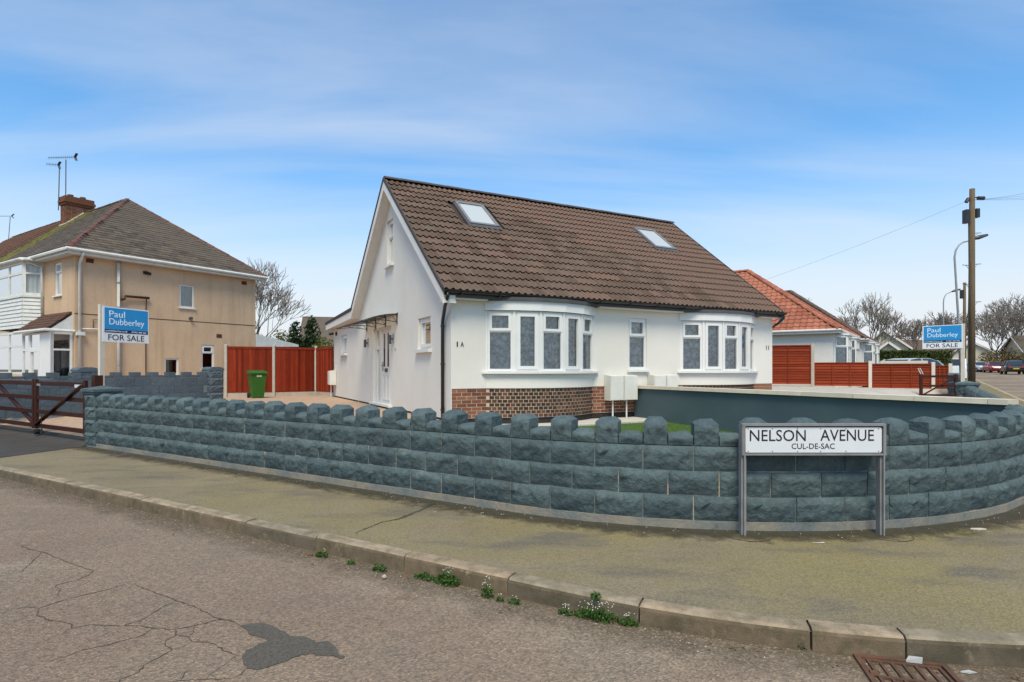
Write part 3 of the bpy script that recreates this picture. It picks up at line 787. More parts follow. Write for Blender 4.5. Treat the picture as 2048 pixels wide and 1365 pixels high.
# ------------------------------------------------------------------ the rock-faced corner wall
def rough_block(seed, L, H, D, nx, nz, amp, top=0.0, back=True):
    """rock-faced block, x along wall centred, front at y=0, back at y=D, z from 0"""
    r = random.Random(seed); mb = MB()
    def face(y0, sgn):
        g = []
        for k in range(nz + 1):
            row = []
            for i in range(nx + 1):
                u, v = i / nx, k / nz
                e = 0 if i in (0, nx) or k in (0, nz) else 1
                b = e * amp * (0.55 + 0.9 * r.random()) * (0.25 + 1.35 * v)
                jx = e * r.uniform(-.3, .3) * L / nx; jz = e * r.uniform(-.25, .25) * H / nz
                row.append(((u - 0.5) * L + jx, y0 - sgn * b, v * H + jz))
            g.append(row)
        return g
    F = face(0.0, 1); w_ = nx + 1
    mb.add([p for row in F for p in row], [(k * w_ + i, k * w_ + i + 1, (k + 1) * w_ + i + 1, (k + 1) * w_ + i) for k in range(nz) for i in range(nx)])
    hl = L / 2
    bk = [(-hl, D, 0), (hl, D, 0), (hl, D, H), (-hl, D, H)]
    mb.add(bk, [(1, 0, 3, 2)])
    mb.add([row[0] for row in F] + [bk[3], bk[0]], [tuple(reversed(range(nz + 3)))])
    mb.add([row[-1] for row in F] + [bk[2], bk[1]], [tuple(range(nz + 3))])
    mb.add(F[0] + [bk[1], bk[0]], [tuple(reversed(range(nx + 3)))])
    if top <= 0: mb.add(F[-1] + [bk[2], bk[3]], [tuple(range(nx + 3))])
    else:
        fr = F[-1]; q = [fr[0], fr[-1], bk[2], bk[3]]
        ins = 0.22
        c = [(0.5 * L * sx * (1 - 2 * ins) + r.uniform(-.012, .012), D * (ins if sy < 0 else 1 - ins) + r.uniform(-.01, .01), H + top + r.uniform(-.010, .012)) for sx, sy in ((-1, -1), (1, -1), (1, 1), (-1, 1))]
        mb.add(q + c, [(0, 1, 5, 4), (1, 2, 6, 5), (2, 3, 7, 6), (3, 0, 4, 7), (4, 5, 6, 7)])
    return mb
PLH, CH = 0.077, 0.225
wall = thing('corner_wall', 'curved blue-grey rock-faced boundary wall with a crenellated top around the street corner', 'wall', (W0.x, W0.y, 0))
def wm(d, off, z, extra=0.0):
    p, a = wall_path(d, off)
    return Matrix.Translation((p.x - W0.x, p.y - W0.y, z)) @ Matrix.Rotation(a + extra, 4, 'Z')
# mortar core and footing (parts)
for nm, off0, off1, z0, z1, mt in (('mortar_core', 0.004, 0.188, 0.05, PLH + 3 * CH - 0.004, 'joint'), ('footing', -0.022, 0.20, -0.06, PLH, 'footing')):
    mb = MB(); rows = [[], [], [], []]
    for i in range(141):
        d = WALL_LEN * i / 140
        jo = rnd.uniform(-.006, .006) if nm == 'footing' else 0
        for k, (o, z) in enumerate(((off0 + jo, z0), (off0 + jo, z1), (off1, z1), (off1, z0))):
            p, a = wall_path(d, o); rows[k].append((p.x - W0.x, p.y - W0.y, z))
    mb.loft(rows[0], rows[1]); mb.loft(rows[1], rows[2]); mb.loft(rows[2], rows[3])
    mb.add([rows[k][0] for k in range(4)], [(3, 2, 1, 0)]); mb.add([rows[k][-1] for k in range(4)], [(0, 1, 2, 3)])
    mb.build(nm, mt, wall)
BL, BD = 0.4375, 0.2
variants = [rough_block(i, BL, CH - 0.009, BD, 9, 5, 0.036).mesh('block', 'block', True) for i in range(12)]
vhalf = [rough_block(40 + i, BL / 2 - 0.006, CH - 0.010, BD, 3, 3, 0.026).mesh('block', 'block') for i in range(4)]
pitch = BL + 0.0115
nb = int(WALL_LEN / pitch)
for c in range(3):
    z = PLH + c * CH + 0.005
    for i in range(-1, nb + 1):
        d = (i + 0.5) * pitch + (pitch / 2 if c == 1 else 0)
        if d - pitch / 2 < -0.02:
            if c == 1 and i == -1: o = link('block', rnd.choice(vhalf), wall); o.matrix_local = wm(0.11, 0, z)
            continue
        if d + pitch / 2 > WALL_LEN + 0.05: continue
        o = link('block', rnd.choice(variants), wall); o.matrix_local = wm(d, rnd.uniform(-.004, .004), z, rnd.uniform(-.006, .006))
mer = [rough_block(80 + i, 0.212, 0.196, BD, 5, 5, 0.026, 0.042).mesh('merlon', 'block', True) for i in range(7)]
low = [rough_block(120 + i, 0.219, 0.088, BD, 5, 3, 0.024, 0.024).mesh('low_block', 'block', True) for i in range(7)]
for i in range(int(WALL_LEN / (pitch / 2)) + 1):
    d = (i + 0.5) * pitch / 2
    if d > WALL_LEN: break
    nm, arr = ('merlon', mer) if i % 2 == 0 else ('low_block', low)
    o = link(nm, rnd.choice(arr), wall); o.matrix_local = wm(d, rnd.uniform(-.005, .005), PLH + 3 * CH + 0.003, rnd.uniform(-.015, .015))

def pillar(name, label, p, ang, w, courses, ch, z0, caps, mat='block', blk='rough', group='blue-grey wall pillars'):
    t = thing(name, label, 'pillar', (p[0], p[1], z0), ang, group)
    mb = MB(); mb.box(-w / 2 + .012, w / 2 - .012, -w / 2 + .012, w / 2 - .012, -0.1, courses * ch); mb.build('mortar_core', 'joint', t)
    for c in range(courses):
        for k in range(4):
            L = w if k % 2 == c % 2 else w - 0.02
            me = rough_block(200 + c * 7 + k, w - 0.012, ch - 0.010, 0.1, 8, 5, 0.026 if blk == 'rough' else 0.004).mesh('block', mat)
            o = link('block', me, t); o.matrix_local = Matrix.Rotation(k * math.pi / 2, 4, 'Z') @ Matrix.Translation((0, -w / 2, c * ch + 0.005))
    z = courses * ch
    if caps == 'tier':
        mb = MB(); mb.box(-w / 2 - .03, w / 2 + .03, -w / 2 - .03, w / 2 + .03, z, z + 0.045)
        e = w / 2 + .055; mb.box(-e, e, -e, e, z + .047, z + 0.09)
        q = w / 2 + .04
        mb.add([(-q, -q, z + .092), (q, -q, z + .092), (q, q, z + .092), (-q, q, z + .092), (-q + .02, -q + .02, z + .105), (q - .02, -q + .02, z + .105), (q - .02, q - .02, z + .105), (-q + .02, q - .02, z + .105), (0, 0, z + .155)],
               [(0, 1, 5, 4), (1, 2, 6, 5), (2, 3, 7, 6), (3, 0, 4, 7), (4, 5, 8), (5, 6, 8), (6, 7, 8), (7, 4, 8)])
        mb.build('cap', mat, t)
    else:
        mb = MB(); e = w / 2 + .02
        prof = [(-e, z), (e, z), (e, z + .06), (e - .05, z + .10), (e * .4, z + .125), (-e * .4, z + .125), (-e + .05, z + .10), (-e, z + .06)]
        mb.prism(prof, lambda x, zz: (x, -e, zz), lambda x, zz: (x, e, zz)); mb.build('cap', mat, t)
    return t
pp = W0 - ax * 0.20 + nx * 0.17
pillar('gate_pillar', 'blue-grey stone pillar with stepped cap at the left end of the corner wall', pp, A1, 0.42, 4, 0.236, 0.04, 'tier')
pR, _ = wall_path(WALL_LEN + 0.24, 0.14)
pillar('gate_pillar', 'blue-grey capped pillar below the far right for-sale board', pR, A2, 0.44, 4, 0.236, 0.02, 'tier')

# ------------------------------------------------------------------ rear dividing wall beside the left drive
DA = R(57.15); DDR = Vector((math.cos(DA), math.sin(DA))); DN = Vector((-math.sin(DA), math.cos(DA)))
DE = Vector((-9.67, 18.5))
dw = thing('dividing_wall', 'smooth blue-grey block wall with square battlements behind the gate and drive', 'wall', (DE.x, DE.y, 0.0), DA)
# local: x along (towards the far end = 0), outer face towards -y
mb = MB(); mb.box(-8.5, 0, 0.01, 0.19, -0.2, 1.186); mb.build('mortar_core', 'joint', dw)
sb = rough_block(301, 0.438, 0.226, 0.2, 3, 2, 0.003).mesh('block', 'smooth_block')
sm = rough_block(302, 0.235, 0.168, 0.2, 2, 2, 0.003).mesh('merlon', 'smooth_block')
sl = rough_block(303, 0.235, 0.075, 0.2, 2, 2, 0.003).mesh('low_block', 'smooth_block')
for c in range(4):
    for i in range(19):
        x = -(i + 0.5) * 0.447 - (0.2235 if c % 2 else 0)
        if x < -8.4: continue
        o = link('block', sb, dw); o.matrix_local = Matrix.Translation((x, 0, 1.19 - (c + 1) * 0.235 + 0.004))
for i in range(34):
    o = link('merlon' if i % 2 == 0 else 'low_block', sm if i % 2 == 0 else sl, dw); o.matrix_local = Matrix.Translation((-(i + 0.9) * 0.245, 0, 1.192))
p = DE + DDR * 0.14 - DN * -0.10
pillar('wall_pillar', 'blue-grey block pillar at the far end of the dividing wall beside the red fence', p, DA, 0.44, 5, 0.235, 0.22, 'round', 'smooth_block', 'rough')
p = DE - DDR * 3.35 + DN * 0.3
pillar('wall_pillar', 'round-topped blue-grey pillar half hidden behind the left for-sale post', p, DA, 0.46, 5, 0.235, 0.20, 'round', 'smooth_block', 'smooth')

# ------------------------------------------------------------------ timber gates
def gate_leaf(t, L, H, z0, nrails, brace, th=0.055, stile=0.085):
    """leaf in local xz plane from x=0 (hinge) to x=L"""
    for x in (stile / 2, L - stile / 2):
        m = MB(); m.box(x - stile / 2, x + stile / 2, -th / 2, th / 2, z0 - 0.03, z0 + H + 0.05); m.build('stile', 'gate', t)
    hs = [z0 + 0.035 + (H - 0.07) * i / (nrails - 1) for i in range(nrails)]
    for z in hs:
        m = MB(); m.box(stile, L - stile, -th / 2 + .012, th / 2 - .012, z - 0.042, z + 0.042); m.build('rail', 'gate', t)
    a, b = ((stile, z0 + H - 0.05), (L - stile, z0 + 0.05)) if brace > 0 else ((stile, z0 + 0.05), (L - stile, z0 + H - 0.05))
    m = MB(); m.bar((a[0], th / 2 + .004, a[1]), (b[0], th / 2 + .004, b[1]), 0.03, 0.085, (0, 1, 0)); m.build('brace', 'gate', t)
gp = Vector((-8.10, 10.98)); gA = math.atan2(-ax.y, -ax.x)
g1 = thing('timber_gate', 'dark brown five-bar style gate leaf hung behind the left stone pillar', 'gate', (gp.x, gp.y, 0), gA, 'dark brown drive gates')
gate_leaf(g1, 2.34, 0.96, 0.225, 4, 1)
m = MB(); m.tube([(2.26, -.05, .13), (2.26, .05, .13)], 0.055, 12); m.build('wheel', 'rubber', g1)
m = MB(); m.tube([(2.26, -.02, .2), (2.26, -.02, .32)], 0.012, 6); m.build('wheel_bracket', 'black_metal', g1)
m = MB(); m.tube([(1.9, .05, .11), (1.9, .05, .55)], 0.008, 6); m.tube([(1.9, .05, .10), (1.9, .05, .2)], 0.022, 8); m.build('drop_bolt', 'black_metal', g1)
m = MB(); m.box(.12, .42, .0285, .034, 1.09, 1.15); m.build('name_plate', 'sign_white', g1)
m = MB(); m.box(2.02, 2.2, .0285, .034, 1.10, 1.145); m.build('latch_plate', 'galv', g1)
gp2 = gp + Vector((math.cos(gA), math.sin(gA))) * 4.72
g2 = thing('timber_gate', 'second dark brown gate leaf closing against the first at the left picture edge', 'gate', (gp2.x, gp2.y, 0), gA + math.pi, 'dark brown drive gates')
gate_leaf(g2, 2.34, 0.96, 0.225, 4, 1)
gpost = MB(); gpost.box(-.07, .07, -.07, .07, -0.1, 1.33)
o = tag(gpost.build('gate_post', 'gate'), 'square dark brown gate post rising behind the left pillar', 'gate post'); o.location = (gp.x + .17, gp.y + .05, 0); o.rotation_euler = (0, 0, gA)
# far right: gate leaf and its dark pillar
fp = pillar('gate_pillar', 'dark stone pillar holding the open gate at the far right drive', (17.42, 22.7), A2, 0.40, 5, 0.215, 0.1, 'round', 'smooth_block', 'rough')
g3 = thing('timber_gate', 'small dark brown gate leaf standing open in front of the low red fence', 'gate', (17.25, 22.35, 0), R(178), 'dark brown drive gates')
gate_leaf(g3, 1.42, 0.80, 0.40, 3, 1, 0.07, 0.10)
m = MB(); m.tube([(1.30, 0.02, 1.25), (1.42, 0.02, 1.48), (1.5, 0.02, 1.48), (1.36, 0.02, 1.2)], 0.014, 6); m.build('latch_loop', 'dull_white', g3)

# ------------------------------------------------------------------ rendered dividing garden wall with coping
gw0 = Vector(hp(4.86, -0.02)); gdir = -HT; gw_len = 7.36
gw = thing('garden_wall', 'smooth dark blue-grey rendered garden wall with cream coping running out from the house', 'wall', (gw0.x, gw0.y, 0), math.atan2(gdir.y, gdir.x))
mb = MB(); mb.box(0, gw_len, -.10, .10, -0.1, 0.985); mb.build('render', 'blue_render', gw)
x = -0.0; k = 0
while x < gw_len - 0.05:
    L = min(0.9, gw_len + 0.06 - x)
    m = MB(); c0, c1 = x + 0.004, x + L - 0.004
    m.hexa([(c0, -.155, .986), (c1, -.155, .986), (c1, .155, .986), (c0, .155, .986), (c0, -.145, 1.055), (c1, -.145, 1.055), (c1, .145, 1.055), (c0, .145, 1.055)])
    m.build('coping_stone', 'coping', gw); x += L

# ------------------------------------------------------------------ street name sign
sg = thing('street_sign', 'white street name sign on two grey posts in front of the corner wall', 'street sign', (2.626, 5.06, 0))
for sx in (-0.605, 0.605):
    m = MB(); m.box(sx - .022, sx + .022, -.03, .03, -.1, 0.965); m.box(sx - .006, sx + .006, -.055, -.03, -.1, .965); m.build('post', 'sign_post', sg)
m = MB()
m.box(-.625, .625, -.052, .0, .955, .975); m.box(-.625, .625, -.052, .0, .700, .716)
m.box(-.625, -.607, -.050, .0, .7165, .9545); m.box(.607, .625, -.050, .0, .7165, .9545); m.build('frame', 'sign_post', sg)
m = MB(); m.box(-.606, .606, -.0325, -.028, .717, .954); m.build('backing', 'sign_black', sg)
pl = MB(); q = []
for cx, cz, a0 in ((.575, .925, 0), (-.578, .925, 90), (-.578, .741, 180), (.575, .741, 270)):
    for k in range(5): a = R(a0 + k * 22.5); q.append((cx + .018 * math.cos(a), cz + .018 * math.sin(a)))
pl.prism(q, lambda x, z: (x, -.0385, z), lambda x, z: (x, -.033, z)); plate = pl.build('name_plate', 'sign_white', sg)
link('lettering', fit_text('NELSON', .487, .098, 'sign_black', 'lettering', -.313, .872, -.0395), plate)
link('lettering', fit_text('AVENUE', .466, .098, 'sign_black', 'lettering', .291, .874, -.0395), plate)
link('lettering', fit_text('CUL-DE-SAC', .375, .048, 'sign_black', 'lettering', -.005, .779, -.0395), plate)
for x in (-.57, -.36, -.14, .06, .28, .565):
    for z in (.932, .735):
        m = MB(); m.tube([(x, -.0385, z), (x, -.042, z)], .005, 6); m.build('rivet', 'sign_post', plate)

# ------------------------------------------------------------------ estate agent boards
def agent_board(label, base, z0, ang, W, H, zb, side, post_h):
    """board in local xz facing -y, from x=0 (post) to x=W*side"""
    t = thing('sale_board', label, 'sale board', (base[0], base[1], z0), ang, 'estate agent boards')
    m = MB(); m.box(-.045 if side > 0 else -.045, .045, .012, .07, -0.1 if z0 > 0 else -.1, post_h); m.build('post', 'post_cream', t)
    x0, x1 = (0.0, W) if side > 0 else (-W, 0.0)
    m = MB(); m.box(x0, x1, .0, .010, zb, zb + H); bd = m.build('board', 'board_white', t)
    e = 0.022; cx = (x0 + x1) / 2
    m = MB(); m.box(x0 + e + .012, x1 - e, -.003, -.0005, zb + H * .36, zb + H - e); m.build('blue_panel', 'board_blue', bd)
    m = MB(); m.box(x0 + e + .012, x1 - e, -.0031, -.0005, zb + H * .265, zb + H * .358); m.build('navy_strip', 'board_navy', bd)
    lx = x0 + W * .13
    link('lettering', fit_text('Paul', W * .33, H * .185, 'board_text', 'lettering', lx + W * .165, zb + H * .80, -.0042), bd)
    link('lettering', fit_text('Dubberley', W * .76, H * .235, 'board_text', 'lettering', lx + W * .38, zb + H * .555, -.0042), bd)
    link('lettering', fit_text('pauldubberley.co.uk', W * .46, H * .062, 'board_text', 'lettering', x0 + W * .285, zb + H * .310, -.0042), bd)
    link('lettering', fit_text('01902 404 906', W * .33, H * .048, 'board_text', 'lettering', x0 + W * .77, zb + H * .312, -.0042), bd)
    link('lettering', fit_text('FOR SALE', W * .78, H * .165, 'sign_black', 'lettering', cx + W * .0, zb + H * .135, -.002), bd)
    return t
agent_board('blue and white for-sale board on a pale post behind the left stone pillar', (-8.03, 11.32), 0.06, R(71), 0.98, 0.70, 1.93, 1, 2.66)
agent_board('blue and white for-sale board beside the telegraph pole at the right', (13.55, 17.35), 0.02, R(-51), 1.02, 0.72, 2.06, -1, 2.80)

# ------------------------------------------------------------------ the white bungalow (local x along the front, y to the back)
HL, HD, ZR, TP, EAVE = 9.764, 4.145, 6.521, 0.789, 0.23
OV, OVR = 0.256, 0.149
house = thing('bungalow', 'white rendered dormer bungalow with brown tiled roof and two bow windows behind the corner wall', 'house', (HC.x, HC.y, 0), TH)
HM = Matrix.Translation((HC.x, HC.y, 0)) @ Matrix.Rotation(TH, 4, 'Z')
PF = lambda u, z, d: (u, d, z)
PG = lambda u, z, d: (d, u, z)
PR = lambda u, z, d: (HL - d, u, z)
BAYS = ((0.80, 2.77), (6.28, 2.75))
BT = 1.045
# front wall skin with real openings
mb = MB()
holes = [(x0 + .07, x0 + W - .07, BT + .02, 2.93) for x0, W in BAYS] + [(4.60, 5.17, 1.45, 2.69)]
wall_holes(mb, PF, 0, HL, BT, 3.0, holes, 0.11)
mb.add([PF(0, BT, 0), PF(HL, BT, 0), PF(HL, BT, .04), PF(0, BT, .04)], [(0, 1, 2, 3)])
wf = mb.build('front_wall', 'render', house)
# gable wall and rear lean-to wall
mb = MB(); cuts = ((-TP, 1, 3.2515 - .10), (TP, 1, 9.791 - .10))
GH = [(1.22, 2.09, 1.915, 2.64), (4.17, 4.76, 4.30, 5.53), (4.36, 6.29, 0.47, 2.65)]
wall_holes(mb, PG, 0, 8.2, 0.41, 6.6, GH, 0.12, cuts)
wall_holes(mb, PG, 8.2, 12.35, 0.41, 3.22, [(10.0, 10.9, 2.03, 2.69)], 0.12)
mb.add([(0, 0, .2), (0, 0.0, BT), (.018, 0.0, BT), (.018, 0, .2)], [(0, 1, 2, 3)])
mb.add([PG(0, .41, 0), PG(12.35, .41, 0), PG(12.35, .41, .03), PG(0, .41, .03)], [(0, 1, 2, 3)])
mb.build('gable_wall', 'render', house)
mb = MB(); wall_holes(mb, PR, 0, 8.2, 0.3, 6.6, (), .1, cuts)
mb.add([(0, 8.2, 3.0), (HL, 8.2, 3.0), (HL, 8.2, .2), (0, 8.2, .2)], [(0, 1, 2, 3)])
mb.add([(0, 12.35, 3.2), (6, 12.35, 3.2), (6, 12.35, .2), (0, 12.35, .2)], [(0, 1, 2, 3)]); mb.add([(6, 8.2, 3.2), (6, 12.35, 3.2), (6, 12.35, .2), (6, 8.2, .2)], [(0, 1, 2, 3)])
mb.build('rear_wall', 'render', house)
mb = MB(); mb.box(.15, HL - .15, 1.6, 1.66, .3, 3.0); mb.box(1.4, 1.46, 1.7, 8.1, .3, 3.0); mb.box(.05, HL - .05, -.0 + .12, 8.1, 2.99, 3.02); mb.build('inner_partition', 'interior', house)
# black painted base
mb = MB(); mb.box(.025, .2, .03, 12.33, .1, .41); mb.box(.03, HL - .02, .03, .2, .1, .42); mb.build('black_base', 'black_paint', house)

# ---- brick plinth
pl = MB(); pl.box(.03, HL - .005, .0155, .2, .42, BT - .002); pl_flat = pl.build('brick_plinth', 'mortar', house)
def bay_geo(x0, W):
    Rr = W / 2 / math.sin(R(35)); cx = x0 + W / 2; cy = Rr * math.cos(R(35))
    return Rr, (lambda ph, r: (cx + r * math.sin(ph), cy - r * math.cos(ph)))
str_me = MB().box(-.1055, .1055, 0, .03, 0, .062).mesh('brick', 'brick_red')
hdr_me = MB().box(-.0485, .0485, 0, .03, 0, .062).mesh('brick', 'brick_dark')
half_me = MB().box(-.05, .05, 0, .03, 0, .064).mesh('brick', 'brick_red')
def flat_bricks(s0, s1, z0, z1, top_courses=None):
    big = MB(); nc = 8
    for c in range(nc):
        z = BT - (c + 1) * 0.0765
        if z < z0: continue
        x = s0 + (0.0 if c % 2 else -.11)
        while x < s1:
            a, b = max(x, s0), min(x + .215, s1)
            if b - a > .18:
                if top_courses is None: o = link('brick', str_me, pl_flat); o.matrix_local = Matrix.Translation(((a + b) / 2, .009 + rnd.uniform(0, .004), z))
                else: big.box(a, b, .010, .04, z, z + .064)
            elif b - a > .07:
                if top_courses is None: o = link('brick', half_me, pl_flat); o.matrix_local = Matrix.Translation(((a + b) / 2, .010, z)) @ Matrix.Diagonal(((b - a) / .1, 1, 1, 1))
                else: big.box(a, b, .010, .04, z, z + .064)
            x += .226
    if top_courses is not None: big.build('far_bricks', 'brick_red', pl_flat, kind='stuff')
flat_bricks(.02, .83, .42, BT); flat_bricks(3.55, 4.82, .42, BT)
flat_bricks(4.98, 6.30, .8, BT, 3); flat_bricks(9.0, HL - .01, .8, BT, 3)

for bi, (x0, W) in enumerate(BAYS):
    Rr, Q = bay_geo(x0, W)
    near = bi == 0
    # bay walls: render above, brick below, black base
    def ring(r, z0, z1, n=28, lim=35):
        A = [(*Q(R(-lim + 2 * lim * i / n), r), z0) for i in range(n + 1)]; B = [(*q[:2], z1) for q in A]; return A, B
    m = MB(); A, B = ring(Rr, BT, 1.36); m.loft(A, B); A2_, B2_ = ring(Rr - .06, BT, BT); m.loft(A2_, A); m.build('bay_wall', 'render', house)
    m = MB(); A, B = ring(Rr - .0235, .42 if near else .7, BT + .01); m.loft(A, B); bp = m.build('bay_brickwork', 'mortar', house)
    m = MB(); A, B = ring(Rr - .05, .12, .43); m.loft(A, B); m.build('black_base', 'black_paint', house)
    step = .1135 / Rr; nbk = int(R(70) / step)
    big = MB()
    for c in range(8 if near else 3):
        z = BT - (c + 1) * .0765
        for k in range(nbk + 1):
            ph = -R(35) + (k + (.5 if c % 2 else 0.0)) * step
            if ph < -R(34.6) or ph > R(34.6): continue
            p = Q(ph, Rr - .018 + rnd.uniform(-.002, .002)); mt = Matrix.Translation((p[0], p[1], z)) @ Matrix.Rotation(ph, 4, 'Z')
            if near: o = link('brick', hdr_me, bp); o.matrix_local = mt
            else: big.add([mt @ Vector(v) for v in MB().box(-.0515, .0515, 0, .03, 0, .064).v], MB().box(0, 1, 0, 1, 0, 1).f)
    if not near: big.build('far_bricks', 'brick_dark', bp, kind='stuff')
    # bow window: five facets
    bw = MB()
    for k in range(6):
        ph = R(-35 + 14 * k); a = Q(ph, Rr + .006); b = Q(ph, Rr - .09)
        bw.bar((*a, 2.03), (*b, 2.03), .05, 1.30); 
    bay = bw.build('bow_window', 'upvc', house)
    for k in range(5):
        a, b = Vector(Q(R(-35 + 14 * k), Rr)), Vector(Q(R(-21 + 14 * k), Rr)); L = (b - a).length; e = (b - a) / L; nrm = Vector((-e.y, e.x))
        def PB(u, z, d, a=a, e=e, nrm=nrm): q = a + e * u + nrm * d; return (q.x, q.y, z)
        li = [(0, 1, 0, .68, False), (0, 1, .68, 1, True)] if k % 2 == 0 else [(0, 1, 0, 1, .06)]
        w = window(bay, PB, .02, L - .02, 1.40, 2.68, li, 'glass', None, 'window', None, .055, .012)
        n = 24; A, B = [], []
        for i in range(n + 1):
            u = L * i / n; dd = .095 + .026 * math.sin(i * 1.1 + k * 2.1) * (.5 + .5 * math.sin(i * .4 + k)); A.append(PB(u, 1.43, dd)); B.append(PB(u, 2.68, dd))
        m = MB(); m.loft(A, B); m.build('curtain', 'net', bay, True)
    def slab(name, mat, r0, z0, z1, inner, n=5, lim=35, extra=0.0, ztop=None):
        m = MB(); o0 = [Q(R(-lim + 2 * lim * i / n), r0) for i in range(n + 1)]
        if extra: o0[0] = (o0[0][0] - extra, o0[0][1]); o0[-1] = (o0[-1][0] + extra, o0[-1][1])
        i0 = [(p[0], max(p[1] + .001, inner)) for p in o0]
        zt = ztop or z1
        a = [(*p, z0) for p in o0]; b = [(*p, z1) for p in o0]; c = [(*p, zt) for p in i0]; d = [(*p, z0) for p in i0]
        m.loft(a, b); m.loft(b, c); m.loft(d, a); m.add([a[0], b[0], c[0], d[0]], [(0, 1, 2, 3)]); m.add([a[-1], b[-1], c[-1], d[-1]], [(3, 2, 1, 0)])
        return m.build(name, mat, bay)
    slab('sill', 'upvc', Rr + .085, 1.352, 1.398, .02, 15, 36.2, .02)
    slab('fascia', 'upvc', Rr + .045, 2.69, 2.89, .02, 5, 35.6)
    slab('bay_roof', 'lead', Rr + .09, 2.891, 2.965, .02, 5, 36.0, .02, 3.03)
# middle window
window(house, PF, 4.60, 5.17, 1.45, 2.69, [(0, 1, 0, .66, False), (0, 1, .66, 1, True)], sill=(.05, .07, .07))
# gable windows
window(house, PG, 1.22, 2.09, 1.915, 2.64, [(0, 1, 0, 1, .06)], 'dark_glass', 'blind', sill=(.09, .09, .085), d0=.06, wave=.0)
window(house, PG, 4.17, 4.76, 4.30, 5.53, [(0, 1, 0, .62, False), (0, 1, .62, 1, True)], 'glass', 'blind', sill=(.09, .09, .07), d0=.06, wave=0)
window(house, PG, 10.0, 10.9, 2.03, 2.69, [(0, 1, 0, 1, .06)], 'glass', 'blind', sill=(.10, .10, .09), d0=.06, wave=0)

# ---- roof
AL = math.atan(TP); SL = (HD + EAVE + .03) / math.cos(AL)
m = MB(); zb = lambda t_: ZR - TP * abs(t_ - HD) - .05
for t0, t1 in ((-.23, HD), (HD, 8.15)):
    m.hexa([(-OV + .02, t0, zb(t0) - .06), (HL + OVR - .02, t0, zb(t0) - .06), (HL + OVR - .02, t1, zb(t1) - .06), (-OV + .02, t1, zb(t1) - .06), (-OV + .02, t0, zb(t0)), (HL + OVR - .02, t0, zb(t0)), (HL + OVR - .02, t1, zb(t1)), (-OV + .02, t1, zb(t1))])
roof = m.build('roof', 'tile_slab', house)
z_e = ZR - TP * (HD + EAVE + .03)
frame = ((-OV, -EAVE - .03, z_e - .03), (1, 0, 0), (0, math.cos(AL), math.sin(AL)))
RW = HL + OV + OVR
sky_holes = []
for s0, s1 in ((1.44, 2.27), (7.53, 8.37)):
    sky_holes.append((s0 + OV, s1 + OV, (2.36 + .26) / math.cos(AL), (3.38 + .26) / math.cos(AL)))
tw = RW / 34
lay_tiles(roof, frame, [(0, 0), (RW + .01, 0), (RW + .01, SL), (0, SL)], tw, SL / 17.0, roll_tile(tw * 1.0, SL / 17 + .06, .040, 2, .034), 'tile', holes=sky_holes, root_mat=HM)
rframe = ((HL + OVR, 8.15, ZR - TP * (8.15 - HD) - .03), (-1, 0, 0), (0, -math.cos(AL), math.sin(AL)))
# back slope, out of sight: one joined part
big = MB(); pt = roll_tile(tw, SL / 17 + .06, .03, 2, .026); X, Y = Vector(rframe[1]), Vector(rframe[2]); Z = X.cross(Y)
for r in range(15):
    for c in range(34):
        o = Vector(rframe[0]) + X * (c * tw) + Y * (r * SL / 17)
        big.add([o + X * v[0] + Y * v[1] + Z * v[2] for v in pt.v], pt.f)
big.build('rear_tiles', 'tile', roof, kind='stuff')
rt = MB(); prof = [(.13 * math.sin(R(-68 + 17 * k)), .13 * math.cos(R(-68 + 17 * k)) - .085) for k in range(9)]
for L in (0, 1): pass
rt.loft([(0, *p) for p in prof], [(.455, p[0] * .97, p[1] * .97) for p in prof]); rt.add([(0, *p) for p in prof], [tuple(range(9))])
rme = rt.mesh('ridge_tile', 'ridge', True)
for k in range(23):
    o = link('ridge_tile', rme, roof); o.matrix_local = Matrix.Translation((-OV + k * .4425, HD, ZR + .03 + rnd.uniform(-.003, .003)))
# rooflights
for h in sky_holes:
    O, Y = Vector(frame[0]), Vector(frame[2]); Zn = Vector((1, 0, 0)).cross(Y)
    def PS(u, v, d, O=O, Y=Y, Zn=Zn): q = O + Vector((1, 0, 0)) * u + Y * v + Zn * (-d); return tuple(q)
    a, b, c, d = h; f = MB(); w_ = .075
    f.pbox(PS, a, a + w_, c, d, -.085, .02); f.pbox(PS, b - w_, b, c, d, -.085, .02); f.pbox(PS, a + w_, b - w_, c, c + w_ * 1.2, -.08, .02); f.pbox(PS, a + w_, b - w_, d - w_ * 1.2, d, -.095, .02)
    sk = f.build('rooflight', 'mid_grey', roof)
    f = MB(); f.pbox(PS, a + w_, b - w_, c + w_, d - w_, -.062, -.05); f.build('pane', 'roofglass', sk)
    f = MB(); n = 20; A = [PS(a - .06 + (b - a + .12) * i / n, c, -.055) for i in range(n + 1)]
    B = [PS(a - .06 + (b - a + .12) * i / n, c - .15, -.045 - .022 * max(0, math.sin(i * 1.9))) for i in range(n + 1)]
    f.loft(B, A); f.pbox(PS, a - .05, a, c, d, -.05, .0); f.pbox(PS, b, b + .05, c, d, -.05, .0); f.build('flashing', 'lead', sk)
